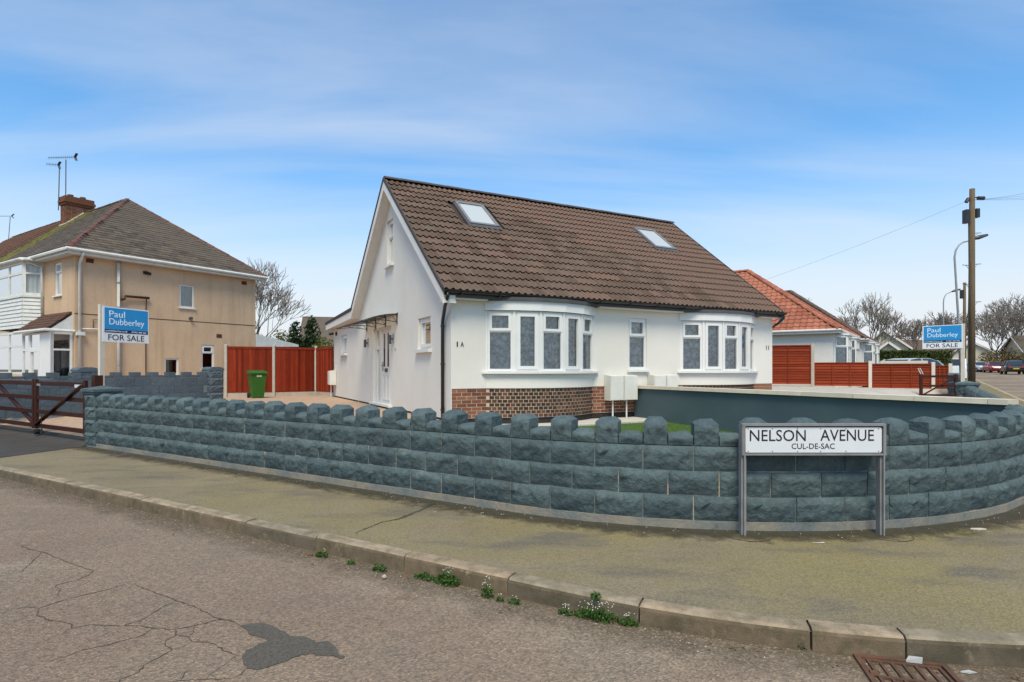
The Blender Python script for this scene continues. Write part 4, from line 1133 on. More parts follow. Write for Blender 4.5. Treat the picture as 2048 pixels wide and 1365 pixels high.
# barge boards, soffit and dark dry verge
for x0, x1, nm in ((-OV - .012, -OV + .018, 'l'), (HL + OVR - .018, HL + OVR + .012, 'r')):
    for t0, t1 in ((-.24, HD), (HD, 8.13)):
        z0, z1 = ZR - TP * abs(t0 - HD), ZR - TP * abs(t1 - HD)
        m = MB(); m.hexa([(x0, t0, z0 - .30), (x1, t0, z0 - .30), (x1, t1, z1 - .30), (x0, t1, z1 - .30), (x0, t0, z0 - .055), (x1, t0, z0 - .055), (x1, t1, z1 - .055), (x0, t1, z1 - .055)])
        m.build('barge_board', 'white_paint', house)
        m = MB(); m.hexa([(x0 - .015, t0, z0 - .052), (x1, t0, z0 - .052), (x1, t1, z1 - .052), (x0 - .015, t1, z1 - .052), (x0 - .015, t0, z0 + .035), (x1, t0, z0 + .035), (x1, t1, z1 + .035), (x0 - .015, t1, z1 + .035)])
        m.build('verge_strip', 'ridge', roof)
        if nm == 'l':
            m = MB(); m.hexa([(x1, t0, z0 - .285), (.02, t0, z0 - .285), (.02, t1, z1 - .285), (x1, t1, z1 - .285), (x1, t0, z0 - .262), (.02, t0, z0 - .262), (.02, t1, z1 - .262), (x1, t1, z1 - .262)]); m.build('soffit', 'white_paint', house)
m = MB(); m.box(-OV + .02, .0, -.24, .0, 2.80, 2.93); m.build('eaves_box', 'white_paint', house)
for a, b in ((0.0, .80 - .05), (3.61, 6.2), (9.06, HL)):
    m = MB(); m.box(a + .002, b, -.20, -.002, 2.875, 2.93); m.build('soffit', 'white_paint', house)
m = MB(); m.box(-OV + .02, HL + OVR - .02, -.235, -.20, 2.90, 3.03); m.build('fascia', 'black_plastic', house)
g = MB(); prof = [(.062 * math.cos(R(180 + 22.5 * k)), .062 * math.sin(R(180 + 22.5 * k))) for k in range(9)]
ga = [(-OV - .02, -.298 + p[0], 3.035 + p[1]) for p in prof]; gb = [(HL + OVR + .02, q[1], q[2] - .01) for q in ga]
g.loft(ga, gb); g.add(ga, [tuple(range(9))]); g.add(gb, [tuple(range(9))]); gut = g.build('gutter', 'black_plastic', house)
x = .1
while x < HL:
    m = MB(); m.box(x - .015, x + .015, -.365, -.232, 2.955, 2.972); m.build('bracket', 'black_plastic', gut); x += .86
m = MB(); m.tube([(-.19, -.30, 2.98), (-.19, -.30, 2.90), (-.15, -.05, 2.72), (-.06, .30, 2.48), (-.06, .32, 2.40), (-.06, .32, .30)], .036, 10); dp = m.build('downpipe', 'black_plastic', house, True)
for z in (2.35, 1.55, .60):
    m = MB(); m.tube([(-.06, .32, z - .02), (-.06, .32, z + .02)], .045, 10); m.box(-.06, 0, .37, .40, z - .012, z + .012); m.build('clip', 'black_plastic', dp)
m = MB(); m.tube([(HL + .10, -.30, 2.98), (HL + .10, -.30, 2.88), (HL + .06, -.12, 2.72), (HL + .05, .12, 2.60), (HL + .05, .14, .8)], .034, 10); m.build('downpipe', 'black_plastic', house, True)
# lean-to at the back
m = MB()
m.hexa([(-.27, 7.95, 3.36), (6.1, 7.95, 3.36), (6.1, 12.75, 3.20), (-.27, 12.75, 3.20), (-.27, 7.95, 3.47), (6.1, 7.95, 3.47), (6.1, 12.75, 3.30), (-.27, 12.75, 3.30)]); m.build('lean_to_roof', 'felt', house)
m = MB(); m.hexa([(-.25, 8.0, 3.12), (-.22, 8.0, 3.12), (-.22, 12.72, 2.99), (-.25, 12.72, 2.99), (-.25, 8.0, 3.355), (-.22, 8.0, 3.355), (-.22, 12.72, 3.195), (-.25, 12.72, 3.195)]); m.build('fascia', 'white_paint', house)
m = MB(); m.hexa([(-.22, 8.1, 3.13), (.0, 8.1, 3.13), (.0, 12.7, 3.0), (-.22, 12.7, 3.0), (-.22, 8.1, 3.15), (.0, 8.1, 3.15), (.0, 12.7, 3.02), (-.22, 12.7, 3.02)]); m.build('soffit', 'white_paint', house)

# ---- front door with side lights
d = MB(); dz0, dz1 = .47, 2.65
for a, b in ((4.36, 4.43), (4.62, 4.67), (5.51, 5.56), (6.22, 6.29)): d.pbox(PG, a, b, dz0, dz1, .05, .13)
d.pbox(PG, 4.43, 4.62, dz0, dz0 + .05, .052, .128); d.pbox(PG, 4.67, 5.51, dz0, dz0 + .035, .052, .128); d.pbox(PG, 5.56, 6.22, dz0, dz0 + .05, .052, .128)
d.pbox(PG, 4.43, 4.62, dz1 - .07, dz1, .052, .128); d.pbox(PG, 4.67, 5.51, dz1 - .07, dz1, .052, .128); d.pbox(PG, 5.56, 6.22, dz1 - .07, dz1, .052, .128)
d.pbox(PG, 4.43, 4.62, 2.02, 2.09, .052, .128); d.pbox(PG, 5.56, 6.22, 2.02, 2.09, .052, .128)
for a, b in ((4.43, 4.48), (4.57, 4.62), (5.56, 5.74), (6.06, 6.22)): d.pbox(PG, a, b, dz0 + .05, dz1 - .07, .056, .12)
dset = d.build('door_frame', 'upvc', house)
for a, b in ((4.48, 4.57), (5.74, 6.06)):
    for c, e in ((dz0 + .05, 2.02), (2.09, dz1 - .07)):
        m = MB(); m.add([PG(a - .005, c, .09), PG(b + .005, c, .09), PG(b + .005, e, .09), PG(a - .005, e, .09)], [(0, 1, 2, 3)]); m.build('pane', 'dark_glass', dset)
lf = MB(); lf.pbox(PG, 4.675, 5.505, dz0 + .036, dz1 - .071, .075, .12)
for a, b in ((4.78, 5.04), (5.14, 5.40)):
    for k in range(4):
        q = [(a, .58), (b, .58), (b, 1.28), (a, 1.28)]; p0, p1 = q[k], q[(k + 1) % 4]; lf.bar(PG(*p0, .073), PG(*p1, .073), .022, .03, (1, 0, 0))
leaf = lf.build('door', 'upvc', house)
for a, b in ((4.83, 4.96), (5.22, 5.35)):
    m = MB(); m.pbox(PG, a, b, 1.52, 2.46, .068, .076); m.build('pane', 'car_glass', leaf)
m = MB(); m.pbox(PG, 4.95, 5.24, 1.37, 1.47, .062, .076); m.build('letter_plate', 'dark_grey', leaf)
m = MB(); m.pbox(PG, 5.42, 5.46, 1.40, 1.66, .064, .076); m.bar(PG(5.44, 1.55, .03), PG(5.32, 1.55, .03), .02, .02); m.build('handle', 'dark_grey', leaf)
m = MB(); m.pbox(PG, 4.25, 6.40, .41, .468, -.10, .12); m.build('doorstep', 'upvc', dset)
# wall lamps, number, small fittings
for tt in (6.86, 4.12):
    m = MB(); m.pbox(PG, tt - .05, tt + .05, 2.16, 2.40, -.02, 0); lm = m.build('wall_lamp', 'galv', house)
    m = MB(); m.tube([PG(tt, 2.12, -.10), PG(tt, 2.36, -.10)], .042, 10); m.pbox(PG, tt - .015, tt + .015, 2.24, 2.28, -.08, -.02); m.build('lamp_body', 'dark_grey', lm)
m = MB(); m.pbox(PG, 11.72, 11.80, 2.74, 2.88, -.06, 0); m.tube([PG(11.9, 2.82, -.12), PG(12.0, 2.80, -.24)], .05, 8); m.build('security_light', 'black_plastic', house)
def wall_text(txt, w, h, u, z, mat='sign_black'):
    o = link('house_number', fit_text(txt, w, h, mat, 'house_number'), house); o.location = (u, -.012, z); return o
wall_text('1', .026, .10, .135, 1.965); wall_text('A', .075, .10, .245, 1.965); wall_text('11', .11, .115, 9.555, 2.055)
o = link('house_number', fit_text('1A', .09, .09, 'galv', 'house_number'), house); o.rotation_euler = (0, 0, R(-90)); o.location = (-.012, 3.93, 1.98)

# ---- arched clear canopy over the door
CW0, CW1, CD = 3.70, 7.05, .92
def arch(v): return 2.90 - .19 * v ** 2 - .02 * v        # v = 0 at the wall, 1 at the outer edge
m = MB(); n = 12
for k in range(n):
    v0, v1 = k / n, (k + 1) / n
    m.hexa([(-v0 * CD, CW0, arch(v0)), (-v0 * CD, CW1, arch(v0)), (-v1 * CD, CW1, arch(v1)), (-v1 * CD, CW0, arch(v1)), (-v0 * CD, CW0, arch(v0) + .006), (-v0 * CD, CW1, arch(v0) + .006), (-v1 * CD, CW1, arch(v1) + .006), (-v1 * CD, CW0, arch(v1) + .006)])
can = m.build('door_canopy', 'poly', house)
for tt in (3.76, 4.86, 5.92, 7.0):
    m = MB()
    m.tube([(-v / 10 * CD, tt, arch(v / 10) - .018) for v in range(11)], .014, 6)
    m.tube([(-.015, tt, 2.90), (-.015, tt, 2.62)], .016, 6)
    lowp = lambda v: arch(v) - .20 * (1 - v) - .02
    m.tube([(-v / 8 * CD, tt, lowp(v / 8)) for v in range(9)], .011, 6)
    zz = [(-.015, lowp(0)), (-.16 * 1, arch(.17) - .02), (-.24, lowp(.26)), (-.40, arch(.43) - .02), (-.48, lowp(.52)), (-.62, arch(.67) - .02)]
    m.tube([(a, tt, b) for a, b in zz], .009, 5); m.build('canopy_bracket', 'black_metal', can)
m = MB(); m.tube([(-CD, CW0, arch(1)), (-CD, CW1, arch(1))], .016, 6); m.build('front_rail', 'black_metal', can)
m = MB(); m.tube([(-.012, CW0, arch(0) + .01), (-.012, CW1, arch(0) + .01)], .014, 6); m.build('wall_rail', 'black_metal', can)

# ---- meter boxes
def meter_box(label, s, t_, w, h, z, legs=True, face='f', dep=.24):
    t = thing('meter_box', label, 'meter box', (*hp(s, t_), z), TH if face == 'f' else TH - math.pi / 2, 'cream meter boxes')
    m = MB(); m.hexa([(0, -dep, 0), (w, -dep, 0), (w, 0, 0), (0, 0, 0), (.0, -dep, h - .02), (w, -dep, h - .02), (w, 0, h), (0, 0, h)]); m.build('cabinet', 'cream_box', t)
    m = MB(); m.box(.015, w - .015, -dep - .012, -dep - .001, .015, h - .035); dr = m.build('door', 'cream_box', t)
    m = MB(); m.box(w / 2 - .03, w / 2 + .03, -dep - .015, -dep - .0125, h - .08, h - .055); m.build('label_strip', 'dull_white', dr)
    if legs:
        m = MB(); m.tube([(w * .35, -dep * .6, 0), (w * .35, -dep * .6, -z + .28)], .02, 8); m.build('pipe', 'dull_white', t)
    return t
meter_box('left cream meter box on a pole against the brick plinth beside the first bow window', 3.87, -.012, .385, .60, .715)
meter_box('cream meter box on a pole just left of the rendered garden wall', 4.275, -.014, .395, .60, .715)
meter_box('cream meter box left of a pair partly hidden behind the garden wall coping', 5.19, -.012, .375, .60, .715, False)
meter_box('cream meter box nearest the second bow window behind the garden wall coping', 5.585, -.014, .375, .60, .715, False)
meter_box('cream meter box with white pipe at the far end of the gable', -.012, 12.25, .42, .56, .84, True, 'g')

# ------------------------------------------------------------------ tan pebbledashed semi on the left (local x along its side wall, y along its front)
LA = R(57.15); LC = Vector((-15.166, 20.0)); LM = Matrix.Translation((LC.x, LC.y, 0)) @ Matrix.Rotation(LA, 4, 'Z')
semi = thing('semi_detached_house', 'tan pebbledashed two-storey house with hipped roof and white bay at the left', 'house', (LC.x, LC.y, 0), LA)
LD, EZ = 6.85, 5.56
PSd = lambda u, z, d: (u, d, z)
PFr = lambda u, z, d: (d, u, z)
mb = MB()
wall_holes(mb, PSd, 0, LD, 0.1, EZ, [(3.55, 4.12, 3.92, 4.83), (2.98, 3.51, 1.22, 1.87), (4.43, 4.95, 1.46, 2.45)], .1)
mb.add([(LD, 0, .1), (LD, 17.8, .1), (LD, 17.8, EZ), (LD, 0, EZ)], [(0, 1, 2, 3)])
mb.build('side_wall', 'dash', semi)
mb = MB(); wall_holes(mb, PFr, 0, 17.8, 0.1, EZ, [(1.08, 1.69, 4.1, 5.29), (2.95, 5.95, 3.0, 5.4), (2.95, 5.95, 1.0, 2.9), (.5, 2.3, .4, 2.5)], .1); mb.build('front_wall', 'dash', semi)
mb = MB(); mb.box(1.6, 1.66, .2, 17.6, .1, EZ); mb.box(.2, LD - .1, 1.5, 1.56, .1, EZ - .01); mb.build('inner_partition', 'interior', semi)
m = MB(); m.box(-.006, LD + .004, -.008, -.001, 3.37, 3.395); m.build('storey_line', 'brown_pipe', semi)
window(semi, PSd, 3.55, 4.12, 3.92, 4.83, [(0, 1, 0, 1, False)], 'glass', 'curtain', sill=(.06, .06, .05), wave=.03)
window(semi, PSd, 2.98, 3.51, 1.22, 1.87, [(0, 1, 0, 1, False)], 'dark_glass', None, sill=(.02, .04, .04))
window(semi, PSd, 4.43, 4.95, 1.46, 2.45, [(0, 1, 0, .68, False), (0, 1, .68, 1, True)], 'dark_glass', None, sill=(.04, .05, .05))
window(semi, PFr, 1.08, 1.69, 4.1, 5.29, [(0, 1, 0, .7, False), (0, 1, .7, 1, True)], 'glass', 'curtain', sill=(.06, .06, .05), wave=.03)
# roof
m = MB(); ap = (3.42, 4.08, 8.80); rb = (3.42, 17.8, 8.80); e0, e1, e2, e3 = (-.3, -.3, 5.58), (LD + .3, -.3, 5.58), (LD + .3, 17.8, 5.58), (-.3, 17.8, 5.58)
m.add([e0, e1, e2, e3, ap, rb], [(0, 1, 4), (1, 2, 5, 4), (3, 0, 4, 5), (0, 3, 2, 1), (2, 3, 5)]); sroof = m.build('roof', 'slate', semi)
hl = math.hypot(4.38, 3.22); fl = math.hypot(3.72, 3.22)
slt = flat_tile(.27, .27, .022)
lay_tiles(sroof, ((-.32, -.34, 5.575), (1, 0, 0), (0, 4.38, 3.22)), [(0, 0), (7.49, 0), (3.74, hl)], .27, .20, slt, 'slate', limit=170, stagger=True, root_mat=LM, jitter=.008)
lay_tiles(sroof, ((-.34, 6.6, 5.575), (0, -1, 0), (3.72, 0, 3.22)), [(0, 0), (6.94, 0), (2.56, fl), (0, fl)], .27, .20, slt, 'slate', limit=70, stagger=True, root_mat=LM, jitter=.008)
lay_tiles(sroof, ((-.34, 8.9, 5.575), (0, -1, 0), (3.72, 0, 3.22)), [(0, 0), (2.3, 0), (2.3, fl), (0, fl)], .27, .20, slt, 'mossy', 'mossy_tile', limit=60, stagger=True, root_mat=LM, jitter=.01)
lay_tiles(sroof, ((-.34, 17.8, 5.575), (0, -1, 0), (3.72, 0, 3.22)), [(0, 0), (8.9, 0), (8.9, fl), (0, fl)], .30, .30, roll_tile(.30, .36, .03, 1, .03), 'brown_tile2', 'brown_tile', limit=120, root_mat=LM)
def hip_run(a, b, nm='hip_tile', r=.12, step=.36, mat='hip', par=None):
    a, b = Vector(a), Vector(b); L = (b - a).length; d = (b - a) / L
    hm = MB(); pr = [(r * math.sin(R(-75 + 18.75 * k)), r * math.cos(R(-75 + 18.75 * k)) - .05) for k in range(9)]
    hm.loft([(p[0] * 1.08, 0, p[1] * 1.08) for p in pr], [(p[0] * .94, step + .03, p[1] * .94) for p in pr]); hm.add([(p[0] * 1.08, 0, p[1] * 1.08) for p in pr], [tuple(range(9))])
    me = hm.mesh(nm, mat, True); q = d.to_track_quat('Y', 'Z')
    for k in range(int(L / step)):
        o = link(nm, me, par); o.matrix_local = Matrix.Translation(a + d * (k * step) + Vector((0, 0, rnd.uniform(0, .012)))) @ q.to_matrix().to_4x4()
hip_run(e0, ap, par=sroof); hip_run(e1, ap, par=sroof); hip_run(ap, (3.42, 8.2, 8.80), 'ridge_tile', par=sroof); hip_run((3.42, 9.6, 8.80), rb, 'ridge_tile', par=sroof, mat='brown_tile2')
# chimney
m = MB(); m.box(2.70, 3.78, 8.35, 8.95, 7.4, 9.12); ch = m.build('chimney', 'mortar', sroof)
brk = MB().box(-.1025, .1025, 0, .03, 0, .064).mesh('brick', 'brick_mid')
for c in range(19):
    z = 7.72 + c * .0745
    for face in range(2):
        n = 5 if face == 0 else 3
        for k in range(n):
            if face == 0: mt = Matrix.Translation((2.70 + .108 + k * .216 + (.0 if c % 2 else -.0), 8.35 - .008, z))
            else: mt = Matrix.Translation((2.70 - .008, 8.35 + .1 + k * .2, z)) @ Matrix.Rotation(R(-90), 4, 'Z')
            o = link('brick', brk, ch); o.matrix_local = mt
m = MB(); m.box(2.65, 3.83, 8.30, 9.00, 9.125, 9.23); m.box(2.61, 3.87, 8.26, 9.04, 9.232, 9.35); m.box(2.65, 3.83, 8.30, 9.00, 9.352, 9.52); m.build('oversailing_course', 'brick_mid', ch)
for x in (2.98, 3.48):
    m = MB(); m.tube([(x, 8.65, 9.52), (x, 8.65, 9.66)], .12, 10); m.build('chimney_pot', 'clay', ch)
m = MB(); m.hexa([(2.66, 8.27, 8.06), (3.38, 8.27, 8.72), (3.38, 8.34, 8.72), (2.66, 8.34, 8.06), (2.66, 8.27, 8.22), (3.38, 8.27, 8.88), (3.38, 8.34, 8.88), (2.66, 8.34, 8.22)]); m.box(2.62, 2.69, 8.27, 9.03, 8.0, 8.2); m.build('flashing', 'dull_white', ch)
# eaves: soffit, gutters
m = MB(); m.box(-.30, LD + .3, -.30, -.27, 5.40, 5.565); m.box(-.30, LD + .3, -.269, 0, 5.40, 5.42); m.build('fascia', 'dull_white', semi)
m = MB(); m.box(-.30, -.27, -.269, 2.6, 5.40, 5.565); m.box(-.269, 0, .001, 2.6, 5.40, 5.42); m.box(-.3, -.27, 6.1, 17.8, 5.40, 5.565); m.build('fascia', 'dull_white', semi)
m = MB(); m.tube([(LD + .35, -.36, 5.53), (-.36, -.36, 5.55), (-.36, 2.9, 5.53)], .06, 8); m.build('gutter', 'dull_white', semi)
# downpipes and wall fittings
m = MB(); m.tube([(.13, -.34, 5.48), (.13, -.30, 5.38), (.13, -.07, 5.15), (.13, -.07, .3)], .045, 8); dp = m.build('downpipe', 'dull_white', semi, True)
m = MB(); m.box(.02, .26, -.16, -.001, 2.62, 2.74); m.build('hopper', 'dull_white', dp)
m = MB(); m.tube([(1.62, -.3, 5.50), (1.45, -.11, 5.42), (1.33, -.09, 5.32), (1.33, -.09, .3)], .058, 8); sp = m.build('soil_pipe', 'dull_white', semi, True)
for z in (4.6, 3.7, 2.6, 1.6):
    m = MB(); m.tube([(1.33, -.09, z - .03), (1.33, -.09, z + .03)], .066, 8); m.build('collar', 'galv', sp)
m = MB(); m.tube([(1.36, -.08, 4.0), (1.52, -.10, 4.02), (1.55, -.10, 4.14), (2.38, -.08, 4.15)], .045, 8); m.tube([(2.30, -.05, 4.14), (2.28, -.04, 3.6), (2.28, -.04, .4)], .016, 6); m.build('waste_pipe', 'brown_pipe', semi, True)
m = MB(); m.tube([(.16, -.06, 2.86), (1.30, -.05, 2.88)], .022, 6); m.build('white_pipe', 'dull_white', semi, True)
m = MB(); m.tube([(.55, -.03, 2.9), (.55, -.03, 3.2), (.9, -.03, 3.24)], .012, 6); m.build('cable', 'brown_pipe', semi, True)
for x, z in ((.46, 5.28), (6.3, 5.22), (5.17, 2.85)):
    m = MB(); m.box(x - .115, x + .115, -.012, .0, z - .075, z + .075)
    ab = m.build('air_brick', 'air_brick', semi)
m = MB(); m.box(2.2, 2.34, -.05, 0, 5.05, 5.17); m.tube([(2.30, -.05, 5.1), (2.36, -.2, 5.06)], .06, 8); m.build('flood_lamp', 'black_plastic', semi)
m = MB(); m.tube([(3.96, 0, 3.5), (3.96, -.12, 3.5)], .06, 10); m.build('flue', 'dark_grey', semi)
# two-storey bay
bayp = [(0, 2.72), (-.52, 3.0), (-.52, 5.85), (0, 6.15)]
def facets(pts):
    for a, b in zip(pts, pts[1:]):
        a, b = Vector(a), Vector(b); L = (b - a).length; e = (b - a) / L; nrm = Vector((e.y, -e.x))
        if nrm.x < 0 and abs(nrm.x) > .2: pass
        yield L, (lambda u, z, d, a=a, e=e: (a.x + e.x * u - (-e.y) * -d * -1 if False else a.x + e.x * u + e.y * d, a.y + e.y * u - e.x * d, z))
bayw = MB(); bayw.prism([(-.60, 2.6), (-.60, 6.25), (0, 6.35), (0, 2.55)], lambda x, y: (x, y, 5.42), lambda x, y: (x, y, 5.47)); bay2 = bayw.build('bay_window', 'dull_white', semi)
for i, (L, Pq) in enumerate(facets(bayp)):
    li = [(0, 1, 0, .68, False), (0, 1, .68, 1, False)] if L < 1 else [(0, .5, 0, .68, False), (.5, 1, 0, .68, False), (0, .5, .68, 1, False), (.5, 1, .68, 1, False)]
    window(bay2, Pq, .0, L, 4.18, 5.42, li, 'glass', 'curtain', 'window', None, .09, .0, 'dull_white', .03)
    window(bay2, Pq, .0, L, 1.25, 2.84, li, 'glass', 'net', 'window', None, .09, .0, 'dull_white', .03)
    m = MB(); m.pbox(Pq, -.02, L + .02, 4.10, 4.178, -.05, .06); m.build('sill', 'dull_white', bay2)
    k = 0; z = 2.96
    while z < 4.08:
        m = MB(); m.hexa([Pq(0, z, -.035), Pq(L, z, -.035), Pq(L, z, .05), Pq(0, z, .05), Pq(0, z + .135, -.012), Pq(L, z + .135, -.012), Pq(L, z + .135, .05), Pq(0, z + .135, .05)]); m.build('cladding_board', 'dull_white', bay2); z += .142
    m = MB(); m.pbox(Pq, 0, L, .1, 1.248, .0, .12); m.build('bay_base', 'dash', bay2)
m = MB(); m.tube([(-.05, 2.55, 5.50), (-.62, 2.95, 5.48), (-.64, 5.9, 5.48), (-.05, 6.3, 5.48)], .055, 8); m.build('gutter', 'dull_white', bay2)
m = MB(); m.tube([(-.42, 2.83, 5.45), (-.42, 2.80, 5.36), (-.08, 2.62, 5.22), (-.08, 2.60, 3.1)], .036, 8); m.build('downpipe', 'dull_white', bay2, True)
# porch
PY0, PY1, PX = .10, 2.62, -.66
m = MB(); m.add([(PX - .12, PY0 - .02, 2.80), (PX - .12, PY1 + .15, 2.80), (0, PY1 + .15, 3.45), (0, PY0 + .12, 3.45), (PX - .12, PY0 - .02, 2.74), (PX - .12, PY1 + .15, 2.74), (0, PY1 + .15, 3.38), (0, PY0 + .12, 3.38)], [(0, 1, 2, 3), (4, 5, 1, 0), (0, 3, 7, 4), (1, 5, 6, 2)])
porch = m.build('porch', 'brown_tile2', semi)
pl_ = math.hypot(.8, .67)
lay_tiles(porch, ((PX - .14, PY1 + .15, 2.79), (0, -1, 0), (.78, 0, .65)), [(0, 0), (2.7, 0), (2.58, pl_), (0, pl_)], .20, .17, flat_tile(.2, .22, .018), 'brown_tile2', 'tile', limit=120, stagger=True, root_mat=LM)
m = MB(); m.add([(PX - .06, PY0, 2.76), (0, PY0, 2.76), (0, PY0, 3.36)], [(0, 1, 2)]); m.add([(PX - .06, PY0 + .03, 2.76), (0, PY0 + .03, 2.76), (0, PY0 + .03, 3.36)], [(0, 1, 2)]); m.build('gable_panel', 'dull_white', porch)
m = MB(); m.tube([(PX - .16, PY1 + .2, 2.76), (PX - .16, PY0 - .06, 2.78), (0, PY0 - .1, 2.76)], .05, 8); m.build('gutter', 'dull_white', porch)
PPf = lambda u, z, d: (PX + d, u, z)
PPs = lambda u, z, d: (u, PY0 + d, z)
window(porch, PPs, PX, -.02, .55, 2.72, [(0, 1, 0, .74, False), (0, 1, .74, 1, False)], 'glass', None, 'window', None, .075, .0)
window(porch, PPf, 1.95, PY1, .55, 2.72, [(0, 1, 0, .74, False), (0, 1, .74, 1, False)], 'glass', None, 'window', None, .07, .0)
window(porch, PPf, .95, 1.95, .40, 2.72, [(0, 1, 0, .78, .10), (0, 1, .78, 1, False)], 'glass', None, 'door', None, .06, .0)
m = MB(); m.box(PX + .002, PX + .09, PY0, .95, .1, 2.72); m.build('corner_panel', 'upvc', porch)
m = MB(); m.box(PX + .004, -.02, PY0 + .004, PY0 + .1, .1, .548); m.box(PX + .004, PX + .1, 1.95, PY1, .1, .548); m.build('dwarf_wall', 'brick_red', porch)
m = MB()
for k in range(40):
    a = rnd.uniform(0, 6.28); h = rnd.uniform(0, .6); r0 = .12 * (1 - h / .8)
    c = Vector((PX + .3 + r0 * math.cos(a), 1.5 + r0 * math.sin(a), 1.35 + h)); m.add([c + Vector((-.03, 0, 0)), c + Vector((0, .04, .02)), c + Vector((.03, 0, .06))], [(0, 1, 2)])
tag(m.build('pot_plant', 'red_item'), 'reddish plant standing inside the glazed porch of the tan house', 'plant').matrix_world = LM
# rear lean-to
m = MB(); m.hexa([(LD + .01, 0.0, 2.45), (9.1, 0.0, 2.52), (9.1, 3, 2.52), (LD + .01, 3, 2.45), (LD + .01, 0.0, 3.02), (9.1, 0.0, 2.62), (9.1, 3, 2.62), (LD + .01, 3, 3.02)]); m.box(LD + .01, 9.0, .1, 3, .2, 2.448); m.build('rear_lean_to', 'dull_white', semi)

# ---- TV aerials
def aerial(label, base, top, boom_a, boom_b, n, el=.16):
    t = thing('tv_aerial', label, 'aerial', base, 0, 'rooftop aerials'); B0 = Vector(base)
    m = MB(); m.tube([(0, 0, 0), Vector(top) - B0], .022, 6); m.build('mast', 'alu', t)
    a, b = Vector(boom_a) - B0, Vector(boom_b) - B0
    m = MB(); m.tube([a, b], .014, 6); m.build('boom', 'alu', t)
    d = (b - a).normalized(); up = d.cross(Vector((0, 0, 1))).cross(d).normalized()
    for k in range(n):
        c = a + (b - a) * (k / max(1, n - 1)); m = MB(); m.tube([c - up * el * .5, c + up * el * .5], .006, 4); m.build('element', 'alu', t)
    m = MB()
    for s in (-1, 1): m.bar(b + d * .0, b + d * .22 + up * .16 * s, .1, .012)
    m.build('reflector', 'alu', t)
def lw(x, y, z): return tuple(LM @ Vector((x, y, z)))
aerial('long-boomed television aerial on the taller mast above the brick chimney', lw(2.72, 8.45, 9.3), lw(2.72, 8.42, 11.2), lw(2.9, 11.0, 11.85), lw(2.6, 7.1, 11.02), 16)
aerial('small television aerial on the distant roof at the left picture edge', (-37.6, 43.0, 10.2), (-37.4, 43.0, 12.8), (-38.9, 43.4, 12.95), (-37.3, 43.0, 12.85), 8)
aerial('shorter television aerial on the leaning mast left of the chimney stack', lw(2.62, 8.98, 8.9), lw(2.62, 8.85, 11.0), lw(2.8, 10.9, 11.50), lw(2.62, 8.95, 11.02), 9)

# ------------------------------------------------------------------ red closeboard fence behind the left drive
def closeboard(label, pts, z0, H):
    t = thing('fence', label, 'fence', (pts[0][0], pts[0][1], z0)); O = Vector((pts[0][0], pts[0][1], 0))
    for i, p in enumerate(pts):
        q = Vector((p[0], p[1], 0)) - O
        if i < 3: m = MB(); m.box(q.x - .05, q.x + .05, q.y - .055, q.y + .055, -.1, H + .06); m.add([(q.x - .05, q.y - .055, H + .06), (q.x + .05, q.y - .055, H + .06), (q.x + .05, q.y + .055, H + .06), (q.x - .05, q.y + .055, H + .06), (q.x, q.y, H + .09)], [(0, 1, 4), (1, 2, 4), (2, 3, 4), (3, 0, 4)]); m.build('post', 'concrete', t)
    for a, b in zip(pts, pts[1:]):
        a, b = Vector(a) - O.to_2d(), Vector(b) - O.to_2d(); L = (b - a).length; e = (b - a) / L; nr = Vector((e.y, -e.x))
        def P(u, z, d, a=a, e=e, nr=nr): q = a + e * u - nr * d; return (q.x, q.y, z)
        m = MB(); m.pbox(P, .05, L - .05, -.05, .16, -.02, .03); m.build('gravel_board', 'concrete', t)
        m = MB(); m.pbox(P, .05, L - .05, H - .09, H, -.032, .03); pn = m.build('panel', 'fence_red', t)
        m = MB(); m.pbox(P, .05, L - .05, .162, .20, -.028, .03); m.build('bottom_rail', 'fence_red', pn)
        n = int((L - .1) / .095); w = (L - .1) / n
        for k in range(n):
            u = .05 + k * w; m = MB(); m.hexa([P(u, .19, -.024), P(u + w + .008, .19, -.004), P(u + w + .008, .19, .01), P(u, .19, .01), P(u, H - .085, -.024), P(u + w + .008, H - .085, -.004), P(u + w + .008, H - .085, .01), P(u, H - .085, .01)]); m.build('board', 'fence_red', pn)
    return t
closeboard('tall red-stained closeboard fence with concrete posts behind the green bin', [(-11.15, 22.5), (-9.57, 23.2), (-8.22, 24.2), (-7.12, 23.0)], .36, 1.98)

# ---- green wheeled bin
bn = thing('wheeled_bin', 'green wheeled bin with lid closed in front of the red fence', 'bin', (-9.62, 21.75, .36), R(38))
m = MB(); b0, b1 = .20, .27
m.hexa([(-b0, -.22, .03), (b0, -.22, .03), (b0, .20, .03), (-b0, .20, .03), (-b1, -.30, .93), (b1, -.30, .93), (b1, .30, .93), (-b1, .30, .93)]); m.build('body', 'bin', bn)
m = MB(); m.box(-.30, .30, -.335, .33, .90, .945); m.build('rim', 'bin', bn)
m = MB(); m.hexa([(-.305, -.35, .947), (.305, -.35, .947), (.305, .33, .947), (-.305, .33, .947), (-.27, -.30, 1.0), (.27, -.30, 1.0), (.28, .30, 1.05), (-.28, .30, 1.05)]); m.build('lid', 'bin', bn)
m = MB(); m.tube([(-.22, .36, 1.0), (.22, .36, 1.0)], .016, 8); m.build('handle', 'bin', bn)
for s in (-1, 1): m = MB(); m.tube([(s * .21, .24, .1), (s * .27, .24, .1)], .1, 14); m.build('wheel', 'rubber', bn)
m = MB(); m.hexa([(-.08, -.297, .80), (.10, -.297, .80), (.10, -.28, .80), (-.08, -.28, .80), (-.08, -.301, .86), (.10, -.301, .86), (.10, -.29, .86), (-.08, -.29, .86)]); m.build('sticker', 'coping', bn)

